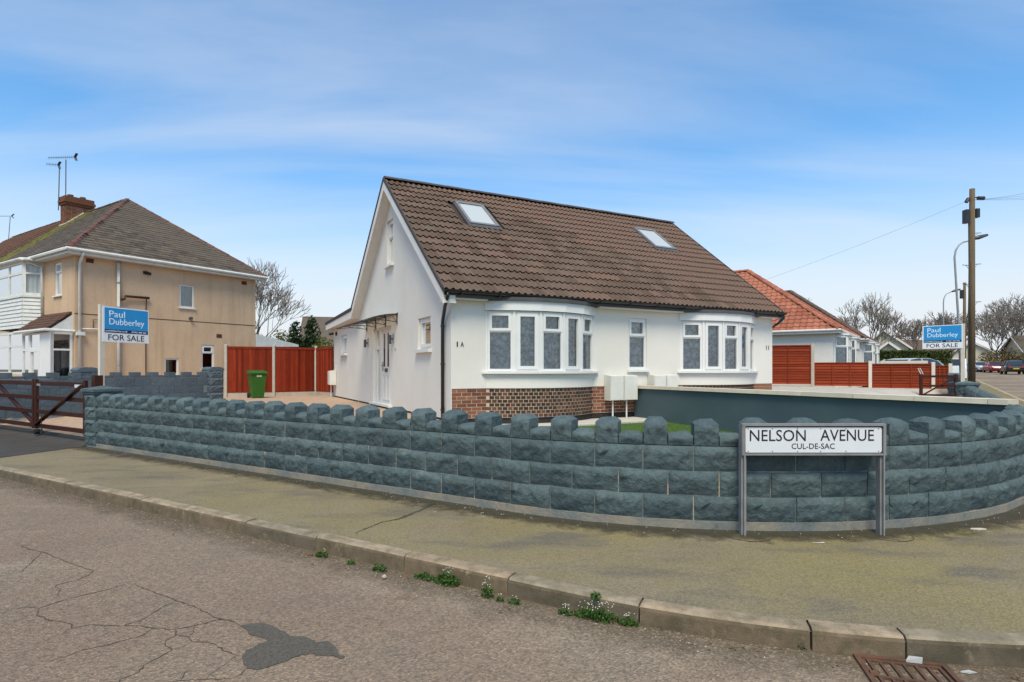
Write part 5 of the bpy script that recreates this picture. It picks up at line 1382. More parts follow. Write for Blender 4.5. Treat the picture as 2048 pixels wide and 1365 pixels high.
# ------------------------------------------------------------------ lap-panel fence by number 11
f0 = Vector((11.76, 26.0)); fe = Vector((.925, -.380)).normalized(); fn = Vector((-fe.y, fe.x))
lf_ = thing('fence', 'orange-red lap-panel fence stepping down from tall to low beside the pale drive', 'fence', (f0.x, f0.y, 0), math.atan2(fe.y, fe.x))
def lap(u0, u1, z0, z1):
    m = MB(); m.box(u0, u1, -.046, .012, z1 - .045, z1); pn = m.build('panel', 'fence_orange', lf_)
    for k in range(4):
        x = u0 + .02 + (u1 - u0 - .04) * k / 3; m = MB(); m.box(x - .018, x + .018, -.046, -.030, z0, z1 - .047); m.build('batten', 'fence_orange', pn)
    n = max(3, int((z1 - z0) / .115)); h = (z1 - .04 - z0) / n
    for k in range(n):
        z = z0 + k * h; m = MB(); m.hexa([(u0, -.030, z), (u1, -.030, z), (u1, .012, z), (u0, .012, z), (u0, -.004, z + h + .006), (u1, -.004, z + h + .006), (u1, .012, z + h + .006), (u0, .012, z + h + .006)]); m.build('slat', 'fence_orange', pn)
lap(-1.2, 1.53, .78, 2.52); lap(1.66, 3.71, .72, 1.74); lap(3.83, 5.94, .64, 1.68); lap(6.06, 6.52, .62, 1.60)
for u, zt in ((1.595, 2.58), (3.77, 1.80), (6.0, 1.74), (6.58, 1.68)):
    m = MB(); m.box(u - .062, u + .062, -.06, .05, .3, zt); m.build('post', 'post_cream' if u > 2 else 'concrete', lf_)
for u0, u1 in ((-1.2, 1.53), (1.66, 3.71), (3.83, 5.94), (6.06, 6.52)):
    m = MB(); m.box(u0, u1, -.03, .02, .45, .70 - .02 * u0); m.build('gravel_board', 'concrete', lf_)
x = -1.0
while x < 6.4:
    m = MB(); m.box(x, x + .59, -.30, -.10, .45, .675 - .006 * x); m.build('edging_stone', 'coping', lf_); x += .6
m = MB(); m.box(4.2, 5.9, .3, .34, .6, 1.80)
back = m.build('timber_screen', 'post_cream'); back.matrix_world = Matrix.Translation((f0.x, f0.y, 0)) @ Matrix.Rotation(math.atan2(fe.y, fe.x), 4, 'Z'); tag(back, 'bare timber screen showing above the low fence panels', 'screen')

# ------------------------------------------------------------------ bungalows along the side road
def side_bungalow(name, label, q, tile, nm_tile, lim):
    Mx = Matrix.Translation((q[0], q[1], 0)) @ Matrix.Rotation(A2, 4, 'Z')
    t = thing(name, label, 'house', (q[0], q[1], 0), A2)
    gz, ez, rz = .3, 3.36, 7.30
    m = MB(); wall_holes(m, lambda u, z, d: (d, u, z), 0, 12, gz, ez, (), .1); wall_holes(m, lambda u, z, d: (u, d, z), 0, 8.4, gz, ez, [(.5, 2.9, 1.1, 3.2), (4.4, 6.6, 1.1, 3.2)], .1)
    m.add([(8.4, 0, gz), (8.4, 12, gz), (8.4, 12, ez), (8.4, 0, ez)], [(0, 1, 2, 3)]); m.add([(0, 12, gz), (8.4, 12, gz), (8.4, 12, ez), (0, 12, ez)], [(0, 1, 2, 3)]); m.build('wall', 'render', t)
    m = MB(); m.add([(-.3, -.3, ez), (8.7, -.3, ez), (8.7, 12.3, ez), (-.3, 12.3, ez), (4.2, 5, rz), (4.2, 8, rz)], [(0, 1, 4), (1, 2, 5, 4), (2, 3, 5), (3, 0, 4, 5), (3, 2, 1, 0)]); rf = m.build('roof', tile, t)
    sa = math.hypot(4.5, rz - ez); sb_ = math.hypot(5.3, rz - ez)
    pr = roll_tile(.30, .38, .034, 1, .04)
    lay_tiles(rf, ((-.34, 12.3, ez - .01), (0, -1, 0), (4.5, 0, rz - ez)), [(0, 0), (12.64, 0), (7.3, sa), (4.3, sa)], .30, .32, pr, tile, nm_tile, limit=lim, root_mat=Mx)
    lay_tiles(rf, ((-.34, -.34, ez - .01), (1, 0, 0), (0, 5.3, rz - ez)), [(0, 0), (9.08, 0), (4.54, sb_)], .30, .32, pr, tile, nm_tile, limit=lim // 3, root_mat=Mx)
    hip_run((-.32, -.32, ez + .03), (4.2, 5, rz + .04), 'hip_tile', .15, .40, tile, rf); hip_run((8.7, -.32, ez + .03), (4.2, 5, rz + .04), 'hip_tile', .15, .40, tile, rf); hip_run((4.2, 5, rz + .04), (4.2, 8, rz + .04), 'ridge_tile', .15, .40, tile, rf)
    m = MB(); m.box(-.32, -.28, -.32, 12.3, ez - .16, ez + .02); m.box(-.279, 8.7, -.32, -.28, ez - .16, ez + .02); m.box(-.279, 0, -.279, 12, ez - .15, ez - .13); m.build('fascia', 'white_paint', t)
    m = MB(); m.tube([(-.37, 12.2, ez), (-.37, -.37, ez), (8.6, -.37, ez)], .055, 8); m.build('gutter', 'white_paint', t)
    for u0 in (.5, 4.4):
        b = MB(); b.prism([(u0 - .1, .05), (u0 + .35, -.62), (u0 + 2.05, -.62), (u0 + 2.5, .05)], lambda x, y: (x, y, 3.14), lambda x, y: (x, y, 3.22)); bb = b.build('bay_window', 'upvc', t)
        pts = [(u0 - .05, 0), (u0 + .40, -.55), (u0 + 2.0, -.55), (u0 + 2.45, 0)]
        for a, c in zip(pts, pts[1:]):
            a, c = Vector(a), Vector(c); L = (c - a).length; e = (c - a) / L
            Pq = lambda u, z, d, a=a, e=e: (a.x + e.x * u - e.y * d, a.y + e.y * u + e.x * d, z)
            li = [(0, 1, 0, .70, False), (0, 1, .70, 1, True)] if L < 1 else [(0, .5, 0, .70, False), (.5, 1, 0, .70, False), (0, .5, .70, 1, True), (.5, 1, .70, 1, True)]
            window(bb, Pq, 0, L, 1.30, 3.14, li, 'glass', 'net', 'window', None, .07, 0.0)
            m = MB(); m.pbox(Pq, 0, L, .3, 1.298, .0, .1); m.build('bay_base', 'render', bb)
    return t
side_bungalow('bungalow', 'white bungalow with bright red hipped tile roof behind the right fence', (15.75, 28.3), 'red_tile', 'tile', 170)
side_bungalow('bungalow', 'dark-roofed white bungalow showing past the red-roofed one', (22.7, 37.4), 'dark_tile', 'tile', 60)

def far_house(label, p, ang, W, D, ez, rz, gz, wallm, roofm, gable=True, wins=()):
    t = thing('far_house', label, 'house', (p[0], p[1], gz), ang)
    m = MB(); m.box(0, W, 0, D, -.5, ez)
    m.add([(0, 0, ez), (0, D, ez), (0, D / 2, rz)], [(0, 1, 2)]); m.add([(W, 0, ez), (W, D, ez), (W, D / 2, rz)], [(0, 1, 2)]); m.build('wall', wallm, t)
    m = MB(); o = .35
    for y0, y1 in ((-o, D / 2), (D + o, D / 2)):
        z0 = ez - (rz - ez) * o / (D / 2); m.hexa([(-o, y0, z0), (W + o, y0, z0), (W + o, y1, rz), (-o, y1, rz), (-o, y0, z0 + .12), (W + o, y0, z0 + .12), (W + o, y1, rz + .12), (-o, y1, rz + .12)])
    rf = m.build('roof', roofm, t)
    for a, b in ((-o - .03, -o + .03), (W + o - .03, W + o + .03)):
        m = MB()
        for y0 in (-o, D + o): m.bar((a, y0, ez - .25), (a, D / 2, rz - .05), .05, .2)
        m.build('barge_board', 'white_paint', t)
    if not gable: return t
    m = MB(); m.box(W * .45, W * .45 + .7, D / 2 - .4, D / 2 + .4, rz - .4, rz + 1.0); cc = m.build('chimney', 'far_brick', rf)
    m = MB(); m.tube([(W * .45 + .35, D / 2, rz + 1.0), (W * .45 + .35, D / 2, rz + 1.4)], .14, 8); m.build('chimney_pot', 'clay', cc)
    for x0, x1, z0, z1 in wins:
        window(t, lambda u, z, d: (u, d - .06, z), x0, x1, z0, z1, [(0, .5, 0, 1, False), (.5, 1, 0, 1, False)], 'dark_glass', None)
    return t
far_house('cream gabled outbuilding with brown tiled roof above the hedge', (38.5, 56.3), R(60), 4, 3.0, 2.0, 3.35, .8, 'cream_wall', 'dark_tile', False)
far_house('grey slate gabled house rising behind the cream outbuilding', (47.4, 68.9), R(58), 6, 5.0, 3.2, 5.3, .9, 'cream_wall', 'slate', False)
far_house('long brown-roofed terrace beyond the hedge below the bare trees', (60.5, 99.0), R(-4), 16, 7, 3.0, 5.2, 1.3, 'far_brick', 'dark_tile', wins=((2, 4, 1, 2.4), (6, 8, 1, 2.4)))
far_house('pale cream house end behind the parked white car', (78.0, 92.5), R(52), 9, 6.5, 2.6, 4.6, 1.3, 'cream_wall', 'dark_tile')
far_house('white-gabled house at the far right end of the road', (77.5, 87.0), R(-20), 9, 8, 2.8, 5.4, 1.2, 'cream_wall', 'slate', wins=((1.2, 3.2, 1.0, 2.4),))
far_house('brown-tiled roof beyond the conifers left of the bungalow gable', (-18.3, 50), R(12), 9, 7, 3.0, 6.0, .2, 'far_brick', 'slate')
far_house('distant slate-roofed house at the left picture edge', (-46.0, 43.0), R(20), 9, 8, 7.4, 10.6, .2, 'dash', 'slate')

# ------------------------------------------------------------------ poles and lamps
def telegraph_pole(label, p, z0, H, r, full):
    t = thing('telegraph_pole', label, 'pole', (p[0], p[1], z0), 0, 'telegraph poles along the side road')
    m = MB(); m.tube([(0, 0, .62), (.0, 0, H * .5), (.02, 0, H)], [r, r * .9, r * .74], 12); m.build('shaft', 'pole', t, True)
    m = MB(); m.tube([(0, 0, -.3), (0, 0, .62)], r * 1.02, 12); m.build('foot', 'pole_dark', t, True)
    if full:
        m = MB(); m.box(-.34, -.16, -.12, .12, H - 1.55, H - .95); m.build('terminal_box', 'black_plastic', t)
        m = MB(); m.box(.14, .30, -.1, .1, H - 1.3, H - .9); m.build('terminal_box', 'black_plastic', t)
        m = MB(); m.tube([(-.2, 0, H - .42), (.5, 0, H - .36)], .03, 6); m.tube([(.28, 0, H - .42), (.55, 0, H - .42)], .09, 8); m.tube([(-.25, 0, H - .6), (-.16, 0, H - .45)], .08, 8); m.build('cable_bracket', 'black_metal', t)
        for k, z in enumerate((H - 2.0, H - 3.4, H - 3.45, H - 4.3, H - 5.1, H - 6.0)):
            s = 1 if k in (0, 1, 4) else -1
            m = MB(); m.tube([(s * .08, 0, z), (s * .42, 0, z + .02)], .014, 6); m.tube([(s * .12, 0, z - .16), (s * .26, 0, z)], .01, 5); m.build('step', 'black_metal', t)
        m = MB(); m.tube([(-.17, -.03, H - 1.5), (-.16, -.05, 5.5), (-.2, -.05, 3.8), (-.21, -.05, 1)], .018, 6); m.build('riser_cable', 'wire', t)
        for tgt in ((-16.5, 12.0, 3.6), (-6.0, -16, 6.6), (14, -9, 8.4), (16, -13, 9.2), (17, -16, 7.4)):
            pts = []
            for k in range(17):
                f = k / 16; q = Vector((.1 if tgt[0] > 0 else -.1, 0, H - .5)).lerp(Vector(tgt) - Vector((0, 0, z0)), f); q.z -= .5 * 4 * f * (1 - f); pts.append(q)
            m = MB(); m.tube(pts, .004, 4); m.build('overhead_wire', 'wire', t)
    else:
        m = MB(); m.box(-.36, -.12, -.12, .12, H - 1.5, H - .7); m.build('terminal_box', 'black_plastic', t)
    return t
telegraph_pole('tall weathered telegraph pole with climbing steps beside the right for-sale board', (20.72, 26.0), .02, 9.55, .142, True)
telegraph_pole('distant thinner telegraph pole just left of the tall one', (42.35, 54.0), .45, 9.1, .15, False)
def lamp_post(label, p, z0, H, lean, arm):
    t = thing('street_lamp', label, 'street lamp', (p[0], p[1], z0), 0, 'curved street lamps along the side road')
    pts = [(0, 0, -.2), (lean * .5, 0, H * .5), (lean, 0, H - .9)] + [(lean + arm * (1 - math.cos(R(a))) * .7, 0, H - .9 + .8 * math.sin(R(a))) for a in (25, 50, 72, 90)] + [(lean + arm, 0, H + .02)]
    m = MB(); m.tube(pts, [.065, .052, .045, .042, .04, .038, .036, .034], 8); m.build('column', 'galv', t, True)
    m = MB(); m.tube([(lean + arm * .98, 0, H), (lean + arm + .3, 0, H + .10), (lean + arm + .75, 0, H + .22)], [.05, .11, .06], 8); m.build('lantern', 'dark_grey', t, True)
    m = MB(); m.tube([(0, 0, -.1), (lean * .12, 0, 1.1)], .11, 8); m.build('base_compartment', 'galv', t, True)
lamp_post('tall grey street lamp with curved arm rising just left of the telegraph pole', (22.55, 28.9), .05, 7.9, -.38, .9)
lamp_post('smaller distant street lamp with curved arm above the right for-sale board', (37.4, 50.0), .35, 7.8, 0, .7)

# ------------------------------------------------------------------ cars
def car(label, p, z0, ang, paint, L=4.1, W=1.74, H=1.48, hatch=True, dress=True):
    t = thing('parked_car', label, 'car', (p[0], p[1], z0), ang, 'cars parked along the side road')
    h = W / 2
    st = [(0.0, .50, .62, .78 * h), (.12, .32, .80, .95 * h), (.9, .24, .92, h), (1.25, .24, .95, h), (2.9, .24, .97, h), (3.65, .26, .96, h), (3.98, .36, .88, .96 * h), (4.1, .52, .74, .84 * h)]
    m = MB(); rows = []
    for x, zl, zh, w in st:
        x = x * L / 4.1; rows.append([(x, -w * .9, zl), (x, -w, zl + .12), (x, -w, zh - .16), (x, -w * .9, zh), (x, w * .9, zh), (x, w, zh - .16), (x, w, zl + .12), (x, w * .9, zl)])
    for a, b in zip(rows, rows[1:]):
        for k in range(8): m.add([a[k], a[(k + 1) % 8], b[(k + 1) % 8], b[k]], [(0, 1, 2, 3)])
    m.add(rows[0], [tuple(range(8))]); m.add(rows[-1], [tuple(reversed(range(8)))]); m.build('body', paint, t, True)
    cab = [(1.0, .93, .93), (1.75, .95, H - .06), (2.3, .96, H), (3.1, .96, H - .01), (3.55 if hatch else 3.3, .95, H - .12), (4.0 if hatch else 3.8, .93, .95)]
    m = MB(); rows = []
    for x, zb_, zt in cab:
        x = x * L / 4.1; f = (zt - .9) / (H - .9); rows.append([(x, -h * .93, zb_), (x, -h * (.93 - .22 * f), zt - .01), (x, h * (.93 - .22 * f), zt - .01), (x, h * .93, zb_)])
    for a, b in zip(rows, rows[1:]):
        for k in range(3): m.add([a[k], a[k + 1], b[k + 1], b[k]], [(0, 1, 2, 3)])
    m.build('glasshouse', 'car_glass', t)
    m = MB(); rr = [[(x * L / 4.1, -h * .70 * s_, z_) for s_ in (1, -1)] for x, z_, in ((1.72, H - .055), (2.3, H + .012), (3.1, H + .005), (3.56 if hatch else 3.3, H - .10))]
    for a, b in zip(rr, rr[1:]): m.add([a[0], a[1], b[1], b[0], (a[0][0], a[0][1], a[0][2] - .03), (a[1][0], a[1][1], a[1][2] - .03), (b[1][0], b[1][1], b[1][2] - .03), (b[0][0], b[0][1], b[0][2] - .03)], [(0, 1, 2, 3), (0, 3, 7, 4), (1, 5, 6, 2)])
    for s in (-1, 1):
        for (xa, za), (xb, zb_) in (((1.0, .93), (1.75, H - .06)), ((2.45, .94), (2.45, H - .02)), ((3.98 if hatch else 3.78, .94), (3.55 if hatch else 3.3, H - .11))):
            m.bar((xa * L / 4.1, s * h * .93, za), (xb * L / 4.1, s * h * .715, zb_), .05, .09)
    m.build('roof', paint, t)
    for x in (.78, 3.35):
        for s in (-1, 1):
            m = MB(); m.tube([(x * L / 4.1, s * (h - .2), .31), (x * L / 4.1, s * (h + .005), .31)], .31, 16); wl_ = m.build('wheel', 'rubber', t)
            m = MB(); m.tube([(x * L / 4.1, s * (h + .002), .31), (x * L / 4.1, s * (h + .012), .31)], .20, 12); m.build('rim', 'galv', wl_)
    if dress:
        for s in (-1, 1):
            m = MB(); m.box(L * .982, L * .998, s * h * .62 - .11, s * h * .62 + .11, .72, .94); m.build('tail_light', 'tail_red', t)
            m = MB(); m.box(.0, .10, s * h * .58 - .16, s * h * .58 + .16, .60, .74); m.build('headlight', 'sign_white', t)
            m = MB(); m.box(1.25 * L / 4.1, 1.42 * L / 4.1, s * (h + .02) - .1, s * (h + .02) + .1, .93, 1.05); m.build('wing_mirror', paint, t)
        m = MB(); m.box(L * 1.0, L * 1.008, -.26, .26, .56, .67); m.build('number_plate', 'plate_yellow', t)
    return t
def road_pt(u, off): p, a = kerb_path(KA_LEN + u, -off); return (p.x, p.y), rise(p) - .12
# heading: local +x is the rear of the car
q, z = road_pt(80, 4.4); car('black hatchback seen from behind at the far end of the side road', q, z, A2 + math.pi + R(4), 'car_black', 4.0, 1.76, 1.52)
q, z = road_pt(86, 4.0); car('red hatchback parked between the white car and the black one', q, z, A2 + R(10), 'car_red', 4.0, 1.72, 1.45)
q, z = road_pt(91, 3.1); car('white saloon parked left of the red car beyond the pole', q, z, A2 + R(20), 'car_white', 4.4, 1.78, 1.42, False)
car('silver car roof showing above the low orange-red fence', (16.9, 27.2), .50, R(20), 'car_silver', 4.2, 1.74, 1.46)
vn = thing('parked_van', 'white van half hidden behind the right for-sale board posts', 'van', (36.4, 47.6, .35), A2, 'cars parked along the side road')
m = MB(); m.prism([(0, .35), (4.6, .35), (4.6, 1.95), (1.5, 1.98), (.85, 1.35), (.05, 1.15)], lambda x, z: (x, -.9, z), lambda x, z: (x, .9, z)); m.build('body', 'car_white', vn)
m = MB(); m.prism([(1.0, 1.38), (1.55, 1.85), (2.2, 1.85), (2.2, 1.35)], lambda x, z: (x, -.905, z), lambda x, z: (x, .905, z)); m.build('cab_window', 'car_glass', vn)
m = MB(); m.add([(.87, -.78, 1.40), (.87, .78, 1.40), (1.44, .75, 1.93), (1.44, -.75, 1.93)], [(0, 1, 2, 3)]); o = m.build('windscreen', 'car_glass', vn); o.location = (-.02, 0, .01)
for x in (.8, 3.7):
    for s in (-1, 1): m = MB(); m.tube([(x, s * .7, .33), (x, s * .91, .33)], .33, 14); m.build('wheel', 'rubber', vn)
for s in (-1, 1): m = MB(); m.box(-.0, .06, s * .62 - .14, s * .62 + .14, .85, 1.08); m.build('headlight', 'sign_white', vn)

# ------------------------------------------------------------------ road surface: repair patch, cracks, drain
PATCH = [(-1.661, 3.536), (-1.609, 3.56), (-1.539, 3.567), (-1.442, 3.513), (-1.334, 3.422), (-1.311, 3.39), (-1.221, 3.39), (-1.126, 3.315), (-1.063, 3.336), (-0.997, 3.264), (-0.971, 3.196), (-0.911, 3.152), (-0.933, 3.13), (-0.981, 3.167), (-1.066, 3.167), (-1.121, 3.19), (-1.19, 3.148), (-1.253, 3.075), (-1.336, 3.014), (-1.393, 3.031), (-1.452, 3.111), (-1.483, 3.176), (-1.482, 3.225), (-1.45, 3.295), (-1.404, 3.336), (-1.467, 3.379), (-1.542, 3.411), (-1.583, 3.456)]
CRACKS = [[(-3.868, 4.402), (-3.816, 4.496), (-4.052, 4.981)], [(-4.44, 5.176), (-4.194, 5.028), (-4.025, 4.958), (-3.746, 4.779), (-3.537, 4.653), (-3.367, 4.554), (-3.268, 4.507), (-3.242, 4.421), (-3.24, 4.313), (-3.276, 4.261), (-3.318, 4.21), (-3.298, 4.161), (-3.229, 4.128), (-3.162, 4.004)], [(-3.304, 3.723), (-3.261, 3.776), (-3.228, 3.816), (-3.111, 3.797), (-3.081, 3.858), (-3.044, 3.944), (-2.996, 4.004), (-2.933, 4.065), (-2.881, 4.128), (-2.845, 4.184), (-2.805, 4.244)], [(-3.111, 3.797), (-3.041, 3.692), (-2.955, 3.646), (-2.882, 3.609), (-2.804, 3.592), (-2.717, 3.56), (-2.677, 3.501), (-2.672, 3.422)], [(-2.677, 3.501), (-2.595, 3.553), (-2.499, 3.536), (-2.384, 3.536), (-2.279, 3.536), (-2.187, 3.506), (-2.063, 3.49), (-1.983, 3.513), (-1.915, 3.56), (-1.851, 3.621), (-1.776, 3.621), (-1.661, 3.536)], [(-2.384, 3.536), (-2.326, 3.609), (-2.317, 3.697), (-2.316, 3.803), (-2.283, 3.901)], [(-2.775, 4.227), (-2.624, 4.128), (-2.469, 4.034), (-2.358, 3.968), (-2.198, 3.872), (-2.079, 3.803), (-1.969, 3.723), (-1.864, 3.646), (-1.767, 3.601)], [(-2.187, 3.506), (-2.183, 3.433), (-2.203, 3.379), (-2.269, 3.336), (-2.299, 3.295), (-2.355, 3.264), (-2.413, 3.225), (-2.447, 3.158), (-2.498, 3.093)], [(-2.038, 3.49), (-1.987, 3.411), (-2.009, 3.347), (-1.982, 3.295), (-1.908, 3.235), (-1.923, 3.158), (-1.941, 3.111), (-1.958, 3.066), (-1.936, 2.997), (-1.966, 2.955), (-1.988, 2.923), (-1.977, 2.894)], [(-1.987, 3.411), (-1.899, 3.39), (-1.843, 3.326), (-1.779, 3.326), (-1.679, 3.285)], [(-1.937, 3.513), (-1.899, 3.445), (-1.899, 3.39)], [(-1.843, 3.326), (-1.872, 3.264), (-1.908, 3.235)], [(-1.679, 3.285), (-1.62, 3.225), (-1.544, 3.186), (-1.477, 3.163)], [(-1.514, 3.163), (-1.526, 3.093), (-1.541, 3.031), (-1.559, 2.972), (-1.55, 2.931)], [(-1.393, 3.023), (-1.396, 2.972), (-1.429, 2.931), (-1.494, 2.923), (-1.574, 2.926), (-1.68, 2.915), (-1.73, 2.897)], [(-1.559, 2.972), (-1.494, 2.923)], [(-1.671, 2.907), (-1.696, 2.989), (-1.693, 3.031)]]
PJOINT = [(-0.788, 6.338), (-0.916, 5.952), (-1.063, 5.609), (-1.228, 5.453), (-1.313, 5.276), (-1.386, 5.083)]
m = MB(); pts = []
for i, p in enumerate(PATCH):
    q = PATCH[(i + 1) % len(PATCH)]
    for k in range(4):
        f = k / 4; w = lerp(p, q, f); pts.append((w[0] + (rnd.uniform(-.008, .008) if k else 0), w[1] + (rnd.uniform(-.008, .008) if k else 0)))
m.add([(x, y, -.1195) for x, y in pts] + [(x, y, -.1255) for x, y in pts], [tuple(range(len(pts)))] + [(i, (i + 1) % len(pts), len(pts) + (i + 1) % len(pts), len(pts) + i) for i in range(len(pts))])
m.build('repair_patch', 'patch', road)
def ribbon(pts, w, z, name, parent, mat='crack'):
    P = []
    for a, b in zip(pts, pts[1:]):
        n = max(2, int(math.dist(a, b) / .022))
        for k in range(n): f = k / n; j = .007 if 0 < k else 0; P.append((a[0] + (b[0] - a[0]) * f + rnd.uniform(-j, j), a[1] + (b[1] - a[1]) * f + rnd.uniform(-j, j)))
    P.append(pts[-1]); A, B = [], []
    for i, p in enumerate(P):
        a, b = Vector(P[max(0, i - 1)]), Vector(P[min(len(P) - 1, i + 1)]); t_ = (b - a); t_ = t_.normalized() if t_.length > 1e-6 else Vector((1, 0)); n = Vector((-t_.y, t_.x))
        e = min(i, len(P) - 1 - i) / 6; ww = w * min(1, .25 + e) * rnd.uniform(.35, 1.5) / 2
        if rnd.random() < .05: ww *= 2.2
        A.append((p[0] + n.x * ww, p[1] + n.y * ww, z)); B.append((p[0] - n.x * ww, p[1] - n.y * ww, z))
    mm = MB(); mm.loft(B, A); return mm.build(name, mat, parent)
for c in CRACKS: ribbon(c, .0065, -.1225, 'crack', road)
ribbon(PJOINT, .014, .0035, 'surface_joint', pave)
for cx in (2.05, 3.27): ribbon([(cx + .20 * math.cos(R(a)), 5.04 + .20 * math.sin(R(a))) for a in range(190, 356, 15)], .012, .0045, 'surface_joint', pave)
ribbon([(-.79, 6.34), (-.95, 5.9), (-1.1, 5.6)], .03, .003, 'surface_joint', pave)

dr = thing('drain_grate', 'rusty iron gully grate in the road beside the kerb at the bottom right', 'drain', (1.87, 3.165, -.121), R(-14.4))
m = MB(); m.box(0, .44, -.44, 0, -.10, -.02); m.build('pit', 'void', dr)
m = MB(); fw = .028
for a in ((0, .44, -fw, 0), (0, .44, -.44, -.44 + fw), (0, fw, -.44 + fw, -fw), (.44 - fw, .44, -.44 + fw, -fw)): m.box(*a, -.02, .012)
m.build('frame', 'rust', dr)
m = MB(); gx0, gx1 = .05, .40
for a in ((gx0, gx1, -.055, -.038), (gx0, gx1, -.402, -.385), (gx0, gx1, -.232, -.212)): m.box(*a, -.012, .009)
gr = m.build('grate', 'rust', dr)
for k in range(7):
    x = gx0 + .008 + (gx1 - gx0 - .016) * k / 6; m = MB(); m.box(x - .008, x + .008, -.385, -.055, -.012, .0085); m.build('bar', 'rust', gr)
m = MB(); m.tube([(.02, -.20, .006), (.05, -.20, .006)], .018, 8); m.build('hinge', 'rust', gr)

# ------------------------------------------------------------------ weeds, litter
def weed(p, r, h, n, seed, flowers=0, zb=-.12):
    rr = random.Random(seed); mb = MB(); tint = []
    for k in range(n):
        a = rr.uniform(0, 6.283); d = r * math.sqrt(rr.random()); z = rr.random() ** 1.4 * h * (1 - .6 * d / r); c = Vector((d * math.cos(a), d * math.sin(a) * .5, z))
        s = rr.uniform(.006, .015); n1 = Vector((rr.uniform(-1, 1), rr.uniform(-1, 1), rr.uniform(-.2, 1))).normalized(); u = n1.orthogonal().normalized(); v = n1.cross(u)
        mb.add([c - u * s, c + v * s * .6, c + u * s, c - v * s * .6], [(0, 1, 2, 3)]); tv = rr.random() * (.4 + .6 * z / h); tint += [tv] * 4
    for k in range(n // 12):
        a = rr.uniform(0, 6.283); d = r * rr.random() * .7; b = Vector((d * math.cos(a), d * math.sin(a) * .5, 0)); tip = b + Vector((rr.uniform(-.03, .03), rr.uniform(-.03, .03), h * rr.uniform(.6, 1.25)))
        mb.add([b + Vector((-.002, 0, 0)), b + Vector((.002, 0, 0)), tip], [(0, 1, 2)]); tint += [.5] * 3
    me = mb.mesh('leaves', 'weed'); at = me.attributes.new('tint', 'FLOAT', 'POINT'); at.data.foreach_set('value', tint)
    return me
WL = [(-1.595, 4.855), (-1.302, 4.679), (-1.033, 4.516), (-0.655, 4.343), (-0.474, 4.241), (-0.17, 3.998), (-0.082, 3.929), (0.013, 3.887), (0.342, 3.719), (0.481, 3.674), (0.569, 3.63), (0.712, 3.559), (1.629, 3.264)]
WD = ['small weed tuft in the gutter beside a blue scrap, leftmost of the kerb weeds', 'sparse low weed at the kerb foot between the two leftmost tufts', 'grassy yellowish tuft at the kerb foot', 'low spreading weed touching the left of the largest clump', 'largest leafy weed clump at the foot of the kerb', 'tall thin flowering weed right of the largest clump', 'tiny weed just right of the thin flowering weed', 'small weed beside the kerb joint', 'small dark weed left of the wide flowering clump', 'wide flowering weed clump at the kerb joint', 'flowering weed forming the right half of the wide clump', 'trailing weed at the right end of the wide clump', 'lone small green weed at the kerb near the drain']
WS = [(.07, .06, 120, 2), (.05, .035, 60, 0), (.07, .07, 120, 0), (.09, .06, 170, 0), (.11, .10, 420, 6), (.05, .11, 110, 8), (.03, .04, 40, 2), (.045, .05, 70, 2), (.05, .05, 80, 6), (.09, .07, 240, 10), (.10, .09, 260, 12), (.06, .06, 110, 6), (.035, .05, 70, 2)]
for i, (p, lab, (r, h, n, fl)) in enumerate(zip(WL, WD, WS)):
    t = thing('weed', lab, 'weed', (p[0], p[1] - .02, -.122), R(-30 + i), 'weeds along the kerb'); link('leaves', weed(p, r, h, n, i), t)
    if fl:
        m = MB()
        for k in range(fl * 2):
            a = rnd.uniform(0, 6.28); c = Vector((r * .8 * math.cos(a) * rnd.random(), r * .4 * math.sin(a) * rnd.random(), h * rnd.uniform(.7, 1.35))); s = .0035
            m.add([c + Vector((s, 0, 0)), c + Vector((0, s, 0)), c - Vector((s, 0, 0)), c - Vector((0, s, 0)), c + Vector((0, 0, s)), c - Vector((0, 0, s))], [(0, 1, 4), (1, 2, 4), (2, 3, 4), (3, 0, 4), (1, 0, 5), (2, 1, 5), (3, 2, 5), (0, 3, 5)])
        m.build('flowers', 'petal', t)
t = thing('weed', 'small green sprig growing from the top joint of the kerb', 'weed', (.53, 3.655, .0), 0, 'weeds along the kerb'); link('leaves', weed((0, 0), .035, .05, 60, 77), t)
def scrap(name, label, cat, p, z, pts, h, mat, group='litter on the street'):
    m = MB(); n = len(pts); m.add([(x, y, .002 + rnd.uniform(0, h)) for x, y in pts] + [(x * .96, y * .96, 0) for x, y in pts], [tuple(range(n)), tuple(reversed(range(n, 2 * n)))] + [(i, n + i, n + (i + 1) % n, (i + 1) % n) for i in range(n)])
    o = tag(m.build(name, mat), label, cat, group); o.location = (p[0], p[1], z); return o
m = MB(); m.tube([(-.075, 0, .022), (-.055, 0, .024), (.05, .004, .024), (.062, .004, .023), (.075, .004, .022)], [.012, .024, .024, .016, .009], 10); o = tag(m.build('plastic_bottle', 'litter', None, True), 'crushed white bottle lying on the pavement at the foot of the wall', 'bottle', 'litter on the street'); o.location = (.717, 5.58, .0); o.rotation_euler = (0, 0, R(8))
scrap('paper_scrap', 'crumpled white paper scrap beside the rusty drain grate', 'litter', (2.13, 3.075, -.10), 0, [(-.03, 0), (.045, -.02), (.005, .03)], .035, 'litter').location.z = -.112
scrap('paper_scrap', 'pale scrap of packaging on the pavement right of the sign', 'litter', (4.2, 5.2, 0), .004, [(-.07, 0), (-.02, -.03), (.07, -.01), (.05, .03), (-.03, .04)], .012, 'post_cream')
scrap('paper_scrap', 'thin pale strip on the pavement below the street sign', 'litter', (2.55, 4.80, 0), .004, [(-.05, .004), (.0, -.006), (.05, -.004), (.05, .004), (.0, .006)], .008, 'post_cream')
